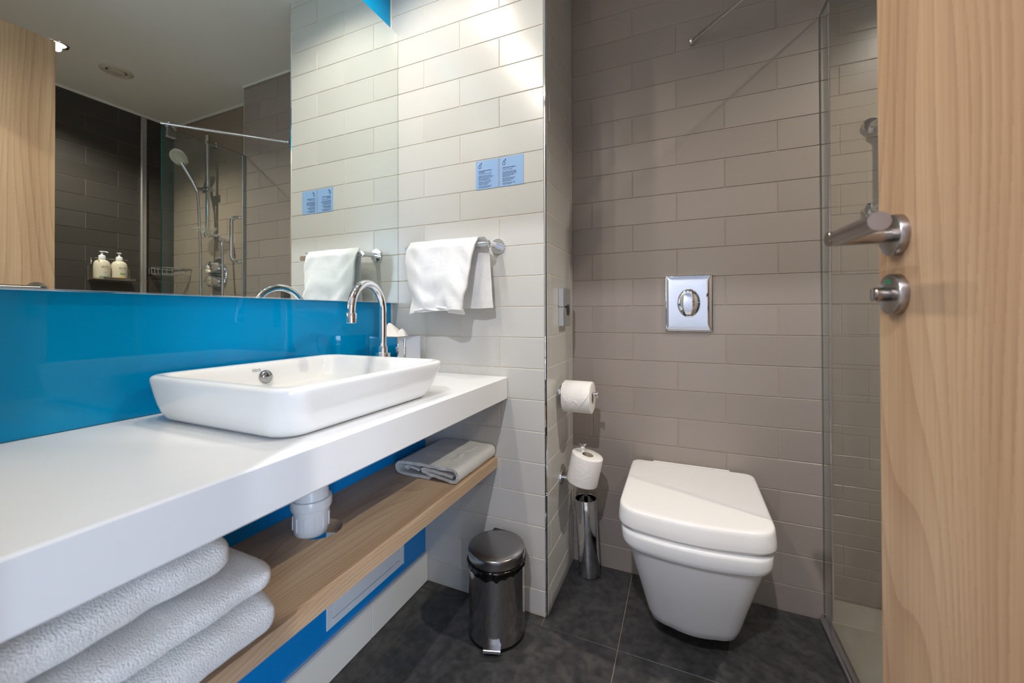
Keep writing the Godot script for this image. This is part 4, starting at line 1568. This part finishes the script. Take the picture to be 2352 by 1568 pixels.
func build_shower() -> void:
	var zr := ZS + 0.058
	var rx := 1.900
	var rail := thing("shower_rail", "upright chrome shower rail with slider and clear soap dish", "shower rail", Vector3(rx, 1.48, ZS))
	var b := Mb.new()
	b.bar(Vector3(0, -0.02, 0.058), Vector3(0, 0.648, 0.058), 0.0118, 20)
	piece("rail", b, M.chrome, rail)
	for y in [0.0, 0.600]:
		var k := Mb.new()
		k.bar(Vector3(-0.0, y, 0.001), Vector3(0, y, 0.064), 0.0125, 20)
		k.ball(Vector3(0, y, 0.064), Vector3(0.0145, 0.0145, 0.0145), 18)
		k.bar(Vector3(0, y, 0.0), Vector3(0, y, 0.012), 0.020, 24)
		piece("bracket", k, M.chrome, rail)
	var sl := Mb.new()
	sl.bar(Vector3(-0.030, 0.292, 0.058), Vector3(0.036, 0.292, 0.062), 0.0195, 24, 0.003)
	sl.bar(Vector3(0.018, 0.292, 0.062), Vector3(0.026, 0.288, 0.098), 0.013, 20, 0.002)
	piece("slider", sl, M.dark_chrome, rail)
	var di := Mb.new()
	di.lathe([Vector2(0, 0.0), Vector2(0.035, 0.0), Vector2(0.075, 0.010), Vector2(0.082, 0.022), Vector2(0.080, 0.022), Vector2(0.072, 0.013), Vector2(0.034, 0.003), Vector2(0, 0.003)], 40)
	di.xf(Transform3D(Basis.from_scale(Vector3(1.25, 1.0, 0.6)), Vector3(-0.01, 0.012, 0.082)))
	piece("soap_dish", di, M.clear_plastic, rail, "clear plastic soap dish")

	var hs := thing("hand_shower", "chrome hand shower with round spray head and hose", "hand shower", Vector3(rx, 1.48, ZS))
	var base := Vector3(0.026, 0.270, 0.102)
	var top := Vector3(0.058, 0.437, 0.175)
	var hd := Mb.new()
	hd.tube(smooth([base, base.lerp(top, 0.45) + Vector3(0, 0, -0.006), top], 16), 0.0115, 20)
	piece("handle", hd, M.chrome, hs)
	var face := Vector3(-0.36, -0.60, 0.71).normalized()
	var side := face.cross(Vector3.UP).normalized()
	var fb := Basis(side, face, side.cross(face))
	var hc := top + Vector3(0.012, 0.036, 0.006)
	var he := Mb.new()
	he.lathe([Vector2(0, -0.022), Vector2(0.020, -0.021), Vector2(0.042, -0.012), Vector2(0.053, 0.0), Vector2(0.0545, 0.004), Vector2(0.0535, 0.008), Vector2(0.050, 0.0095), Vector2(0, 0.0095)], 44, 50.0)
	he.xf(Transform3D(fb, hc))
	piece("spray_head", he, M.chrome, hs)
	var sf := Mb.new()
	sf.lathe([Vector2(0, 0.009), Vector2(0.0495, 0.009), Vector2(0.049, 0.0115), Vector2(0.02, 0.0125), Vector2(0, 0.0125)], 40)
	for q in [[0.040, 26], [0.031, 20], [0.022, 12]]:
		for i in int(q[1]):
			var a: float = TAU * i / q[1]
			sf.lathe([Vector2(0, 0), Vector2(0.0022, 0), Vector2(0.0014, 0.0030), Vector2(0, 0.0030)], 6)
			sf.xf(Transform3D(Basis(), Vector3(cos(a) * q[0], 0.0115, sin(a) * q[0])), sf.v.size() - 6 * 4 * 3)
	sf.xf(Transform3D(fb, hc))
	piece("spray_face", sf, M.spray_face, hs)
	var o := Vector3(0, 0, 0)
	var ho := Mb.new()
	ho.tube(smooth([base, Vector3(0.020, 0.16, 0.098), Vector3(0.024, -0.02, 0.088), Vector3(0.036, -0.20, 0.078), Vector3(0.036, -0.42, 0.075), Vector3(0.00, -0.66, 0.085), Vector3(-0.08, -0.74, 0.09), Vector3(-0.165, -0.64, 0.085), Vector3(-0.178, -0.40, 0.072), Vector3(-0.158, -0.16, 0.060), Vector3(-0.152, -0.066, 0.058)], 90), 0.0075, 12)
	piece("hose", ho, M.soft_chrome, hs)

	var ou := thing("hose_outlet", "small chrome wall elbow feeding the shower hose", "wall outlet", Vector3(1.748, 1.436, ZS))
	var ob := Mb.new()
	ob.bar(Vector3(0, 0, 0), Vector3(0, 0, 0.085), 0.0185, 24, 0.003)
	piece("elbow", ob, M.chrome, ou)
	var on := Mb.new()
	on.bar(Vector3(0, -0.040, 0.058), Vector3(0, -0.008, 0.058), 0.0105, 18)
	piece("nut", on, M.chrome, ou)

	var va := thing("shower_valve", "chrome thermostatic shower mixer with two round handles", "mixer valve", Vector3(1.875, 1.220, ZS))
	var pb := Mb.new()
	var poly := PackedVector2Array()
	for i in 56:
		var a := TAU * i / 56
		poly.append(Vector2(cos(a) * 0.083, sin(a) * 0.112))
	pb.slab(poly, 0.008, 0.003)
	piece("plate", pb, M.chrome, va)
	for s in [[0.042, 0.036], [-0.042, 0.036]]:
		var h := Mb.new()
		h.bar(Vector3(0, s[0], 0.006), Vector3(0, s[0], 0.068), s[1] + 0.004, 40, 0.006)
		piece("handle", h, M.chrome, va)
		var k := Mb.new()
		k.bar(Vector3(0.030, s[0], 0.045), Vector3(0.062, s[0], 0.045), 0.012, 20, 0.003)
		piece("lever", k, M.chrome, va)

	var gb := thing("grab_bar", "short chrome grab bar beside the shower mixer", "grab bar", Vector3(1.612, 1.290, ZS))
	var gm := Mb.new()
	var gp := [Vector3(-0.032, 0.275, 0.004), Vector3(-0.020, 0.275, 0.035)] + arc(Vector3(0.002, 0.245, 0.048), Vector3.UP, Vector3(0.4, 0, 0.9).normalized(), 0.030, 0, 90, 8)
	var low := []
	for p in gp:
		low.append(Vector3(p.x, 0.275 - p.y, p.z))
	low.reverse()
	gm.tube(gp + low, 0.0112, 18)
	piece("bar", gm, M.chrome, gb)
	for y in [0.0, 0.275]:
		var gr := Mb.new()
		gr.bar(Vector3(-0.034, y, 0), Vector3(-0.033, y, 0.009), 0.026, 32, 0.002)
		piece("rosette", gr, M.chrome, gb)

	# corner basket of chrome wire
	var ba := thing("wire_basket", "chrome wire corner basket between the dark and beige shower walls", "soap basket", Vector3(XD, 1.235, ZS))
	var rim := Mb.new()
	var c := []
	for i in 21:
		var a := deg_to_rad(90.0 * i / 20)
		c.append(Vector3(-0.215 * pow(cos(a), 0.8), 0.040, 0.150 * pow(sin(a), 0.8)))
	rim.tube([Vector3(-0.004, 0.040, 0.150), Vector3(-0.004, 0.040, 0.004), Vector3(-0.215, 0.040, 0.004)], 0.0030, 10)
	rim.tube(c, 0.0040, 10)
	piece("rim", rim, M.chrome, ba)
	var bs := Mb.new()
	var c2 := []
	for p in c:
		c2.append(Vector3(p.x * 0.97, 0.0, p.z * 0.97))
	bs.tube(c2, 0.0030, 10)
	piece("lower_hoop", bs, M.chrome, ba)
	for k in 8:
		var f := (k + 0.5) / 8.0
		var x := -0.208 * f
		var zz := 0.150 * sqrt(maxf(0.0, 1.0 - pow(absf(x) / 0.215, 2.0)))
		var wr := Mb.new()
		wr.tube([Vector3(x, 0.040, zz), Vector3(x, 0.002, zz - 0.002), Vector3(x, 0.0, zz - 0.006), Vector3(x, 0.0, 0.004)], 0.0020, 8)
		piece("wire", wr, M.chrome, ba)
	var mo := Mb.new()
	mo.bar(Vector3(-0.150, 0.040, 0.0), Vector3(-0.150, 0.040, 0.012), 0.008, 16)
	piece("fixing", mo, M.chrome, ba)

	# dispenser shelf with the two bottles
	var di2 := thing("bottle_bracket", "small metal wall bracket carrying the two pump bottles", "bottle holder", Vector3(XD, 1.176, -1.300))
	var pl := Mb.new()
	pl.cbox(Vector3(-0.002, 0.040, -0.005), Vector3(0.004, 0.090, 0.205), 0.001)
	piece("back_plate", pl, M.steel, di2)
	var tr := Mb.new()
	tr.cbox(Vector3(-0.048, 0.0, 0), Vector3(0.096, 0.006, 0.190), 0.001)
	tr.cbox(Vector3(-0.096, 0.006, -0.018), Vector3(0.003, 0.018, 0.158), 0.001)
	piece("ledge", tr, M.steel, di2)
	var ar := Mb.new()
	ar.cbox(Vector3(-0.046, 0.135, 0.082), Vector3(0.092, 0.004, 0.004), 0.001)
	ar.cbox(Vector3(-0.003, 0.115, 0.082), Vector3(0.004, 0.045, 0.006), 0.001)
	ar.cbox(Vector3(-0.030, 0.135, 0.0), Vector3(0.004, 0.004, 0.165), 0.001)
	piece("clamp_arm", ar, M.chrome, di2)
	for k in 2:
		var bo := thing("pump_bottle", ["cream pump bottle with teal base band on the bracket, nearer the door", "cream pump bottle with green fruit print and yellow base band"][k], "bottle", Vector3(XD - 0.054, 1.1795, [-1.2475, -1.3295][k]), "pump bottles on the wall bracket")
		var bb := Mb.new()
		bb.lathe([Vector2(0, 0), Vector2(0.034, 0), Vector2(0.0375, 0.003), Vector2(0.0385, 0.010), Vector2(0.0388, 0.06), Vector2(0.0385, 0.085), Vector2(0.036, 0.100), Vector2(0.030, 0.111), Vector2(0.021, 0.118), Vector2(0.0155, 0.120), Vector2(0.0155, 0.126), Vector2(0, 0.126)], 40, 50.0)
		piece("body", bb, M.cream, bo)
		var cp := Mb.new()
		cp.lathe([Vector2(0, 0.123), Vector2(0.0165, 0.123), Vector2(0.0168, 0.125), Vector2(0.016, 0.143), Vector2(0.013, 0.147), Vector2(0.006, 0.149), Vector2(0.0048, 0.168), Vector2(0, 0.168)], 28)
		piece("collar", cp, M.white_plastic, bo)
		var pu := Mb.new()
		pu.ball(Vector3(0, 0.169, 0), Vector3(0.0125, 0.0042, 0.0125), 18)
		pu.tube([Vector3(0, 0.1695, 0), Vector3(-0.012 if k else -0.008, 0.1688, -0.012 if k == 0 else 0.0), Vector3(-0.020 if k else -0.012, 0.166, -0.024 if k == 0 else 0.0)], 0.0036, 10)
		piece("pump", pu, M.white_plastic, bo)
		# print on the side that faces the room
		var ang := deg_to_rad(-90.0 + 2.0)
		var bd := Mb.new()
		var pts := []
		for i in 15:
			var a := deg_to_rad(180.0 + lerpf(-32.0, 32.0, i / 14.0) - 4.0)
			pts.append(Vector3(cos(a), 0, sin(a)))
		for i in 14:
			for e in [[0.006, 0.0095, 0], [0.0095, 0.0155, 1]]:
				if e[2] == 1:
					bd.quad(pts[i] * 0.0391 + Vector3(0, e[0], 0), pts[i] * 0.0391 + Vector3(0, e[1], 0), pts[i + 1] * 0.0391 + Vector3(0, e[1], 0), pts[i + 1] * 0.0391 + Vector3(0, e[0], 0), 1)
		piece("base_band", bd, M.teal if k == 0 else M.yellow, bo)
		var gbm := Mb.new()
		for i in 14:
			gbm.quad(pts[i] * 0.0391 + Vector3(0, 0.004, 0), pts[i] * 0.0391 + Vector3(0, 0.0088, 0), pts[i + 1] * 0.0391 + Vector3(0, 0.0088, 0), pts[i + 1] * 0.0391 + Vector3(0, 0.004, 0), 1)
		piece("gold_band", gbm, M.gold, bo)
		text_part("brand_text", "Dove", 0.0135, M.brand_brown, bo, Transform3D(Basis(Vector3.UP, -PI / 2), Vector3(-0.0388, 0.074, 0.001)), false, HORIZONTAL_ALIGNMENT_CENTER, true)
		var em := Mb.new()
		em.ball(Vector3(-0.0389, 0.061, 0.001), Vector3(0.0006, 0.0016, 0.0035), 12)
		piece("emblem", em, M.gold, bo)
		if k == 0:
			var lf := Mb.new()
			lf.ball(Vector3(-0.0388, 0.040, -0.003), Vector3(0.0006, 0.0052, 0.0022), 12)
			piece("leaf_print", lf, M.teal, bo)
		else:
			var lf := Mb.new()
			lf.ball(Vector3(-0.0389, 0.039, 0.003), Vector3(0.0006, 0.0062, 0.0088), 16)
			piece("fruit_print", lf, M.leaf_green, bo)
			var lf2 := Mb.new()
			lf2.ball(Vector3(-0.0386, 0.0365, -0.0085), Vector3(0.0008, 0.0026, 0.0050), 12)
			piece("leaf_print", lf2, M.deep_green, bo)


func build_ceiling_fittings() -> void:
	downlight(1.908, -0.915, YC, "lit round recessed downlight in the ceiling over the shower", 1.62, 67.0, 0.7, Color(1.0, 0.97, 0.905), "recessed ceiling lights")
	downlight(0.240, -0.800, YC, "lit recessed ceiling light above the washbasin near the white wall", 0.36, 74.0, 0.5, Color(1.0, 0.96, 0.91), "recessed ceiling lights")
	downlight(0.240, -0.130, YC, "lit recessed ceiling light above the doorway end of the counter", 0.29, 74.0, 0.5, Color(1.0, 0.97, 0.92), "recessed ceiling lights")
	downlight(0.240, -0.460, YC, "lit recessed ceiling light above the near edge of the basin", 0.26, 74.0, 0.5, Color(1.0, 0.97, 0.92), "recessed ceiling lights")
	downlight(0.880, 0.700, 2.42, "lit recessed ceiling light in the hall outside the door", 2.2, 74.0, 0.4, Color(0.94, 0.95, 1.0), "recessed ceiling lights")
	downlight(-0.250, 1.550, 2.42, "lit recessed ceiling light at the far left end of the hall", 3.0, 74.0, 0.4, Color(0.90, 0.93, 1.0), "recessed ceiling lights")
	var v := thing("ceiling_vent", "round cream extractor vent in the ceiling over the shower", "air vent", Vector3(1.924, YC, -1.147))
	var r := Mb.new()
	r.lathe([Vector2(0.040, 0.004), Vector2(0.044, -0.006), Vector2(0.050, -0.011), Vector2(0.060, -0.009), Vector2(0.070, -0.003), Vector2(0.071, 0.0), Vector2(0.071, 0.004), Vector2(0.040, 0.004)], 48, 50.0)
	piece("rim", r, M.vent_white, v)
	var d := Mb.new()
	d.lathe([Vector2(0, -0.012), Vector2(0.030, -0.011), Vector2(0.036, -0.008), Vector2(0.037, -0.004), Vector2(0.030, 0.0), Vector2(0, 0.0)], 40, 50.0)
	piece("disc", d, M.vent_white, v)
	var k := Mb.new()
	k.lathe([Vector2(0, -0.0005), Vector2(0.043, -0.0005), Vector2(0.043, 0.003), Vector2(0, 0.003)], 32)
	piece("throat", k, M.black_plastic, v)


# ---------------------------------------------------------------- all of it
func _ready() -> void:
	rng.seed = 11
	var cam := Camera3D.new()
	cam.name = "camera"
	add_child(cam)
	var f := 912.0
	cam.near = 0.05
	cam.far = 50.0
	cam.set_frustum(cam.near * 1568.0 / f, Vector2(0.0, cam.near * (-68.445) / f), cam.near, cam.far)
	cam.keep_aspect = Camera3D.KEEP_HEIGHT
	cam.transform = Transform3D(Basis(Vector3(0.918620, -0.003117, -0.395130), Vector3(0.005304, 0.999976, 0.004442), Vector3(0.395106, -0.006176, 0.918615)), Vector3(1.01062, 0.95585, 0.0))
	cam.current = true
	var we := WorldEnvironment.new()
	we.name = "world"
	var env := Environment.new()
	env.background_mode = Environment.BG_SKY
	var sky := Sky.new()
	var sm := ProceduralSkyMaterial.new()
	sm.sky_top_color = Color(0.55, 0.68, 0.85)
	sm.sky_horizon_color = Color(0.8, 0.86, 0.92)
	sky.sky_material = sm
	env.sky = sky
	env.tonemap_mode = Environment.TONE_MAPPER_LINEAR
	env.tonemap_exposure = 1.1
	env.sdfgi_enabled = true
	env.ssao_enabled = true
	env.ssil_enabled = true
	we.environment = env
	var ca := CameraAttributesPhysical.new()
	ca.frustum_focal_length = 14.0
	ca.frustum_focus_distance = 1.35
	ca.frustum_near = 0.05
	ca.frustum_far = 50.0
	ca.exposure_aperture = 4.0
	we.camera_attributes = ca
	add_child(we)
	# daylight of the hall window, just in front of its curtained pane
	var day := AreaLight3D.new()
	day.name = "window_light"
	day.area_size = Vector2(1.08, 2.0)
	day.light_color = Color(0.80, 0.89, 1.0)
	day.light_energy = 9.0
	day.shadow_enabled = true
	day.position = Vector3(3.3, 1.075, 2.09)
	add_child(day)

	make_materials()
	build_setting()
	build_vanity()
	build_towel_rail()
	build_stickers()
	build_bin()
	build_toilet()
	build_flush()
	build_holders()
	build_door()
	build_screen()
	build_shower()
	build_ceiling_fittings()
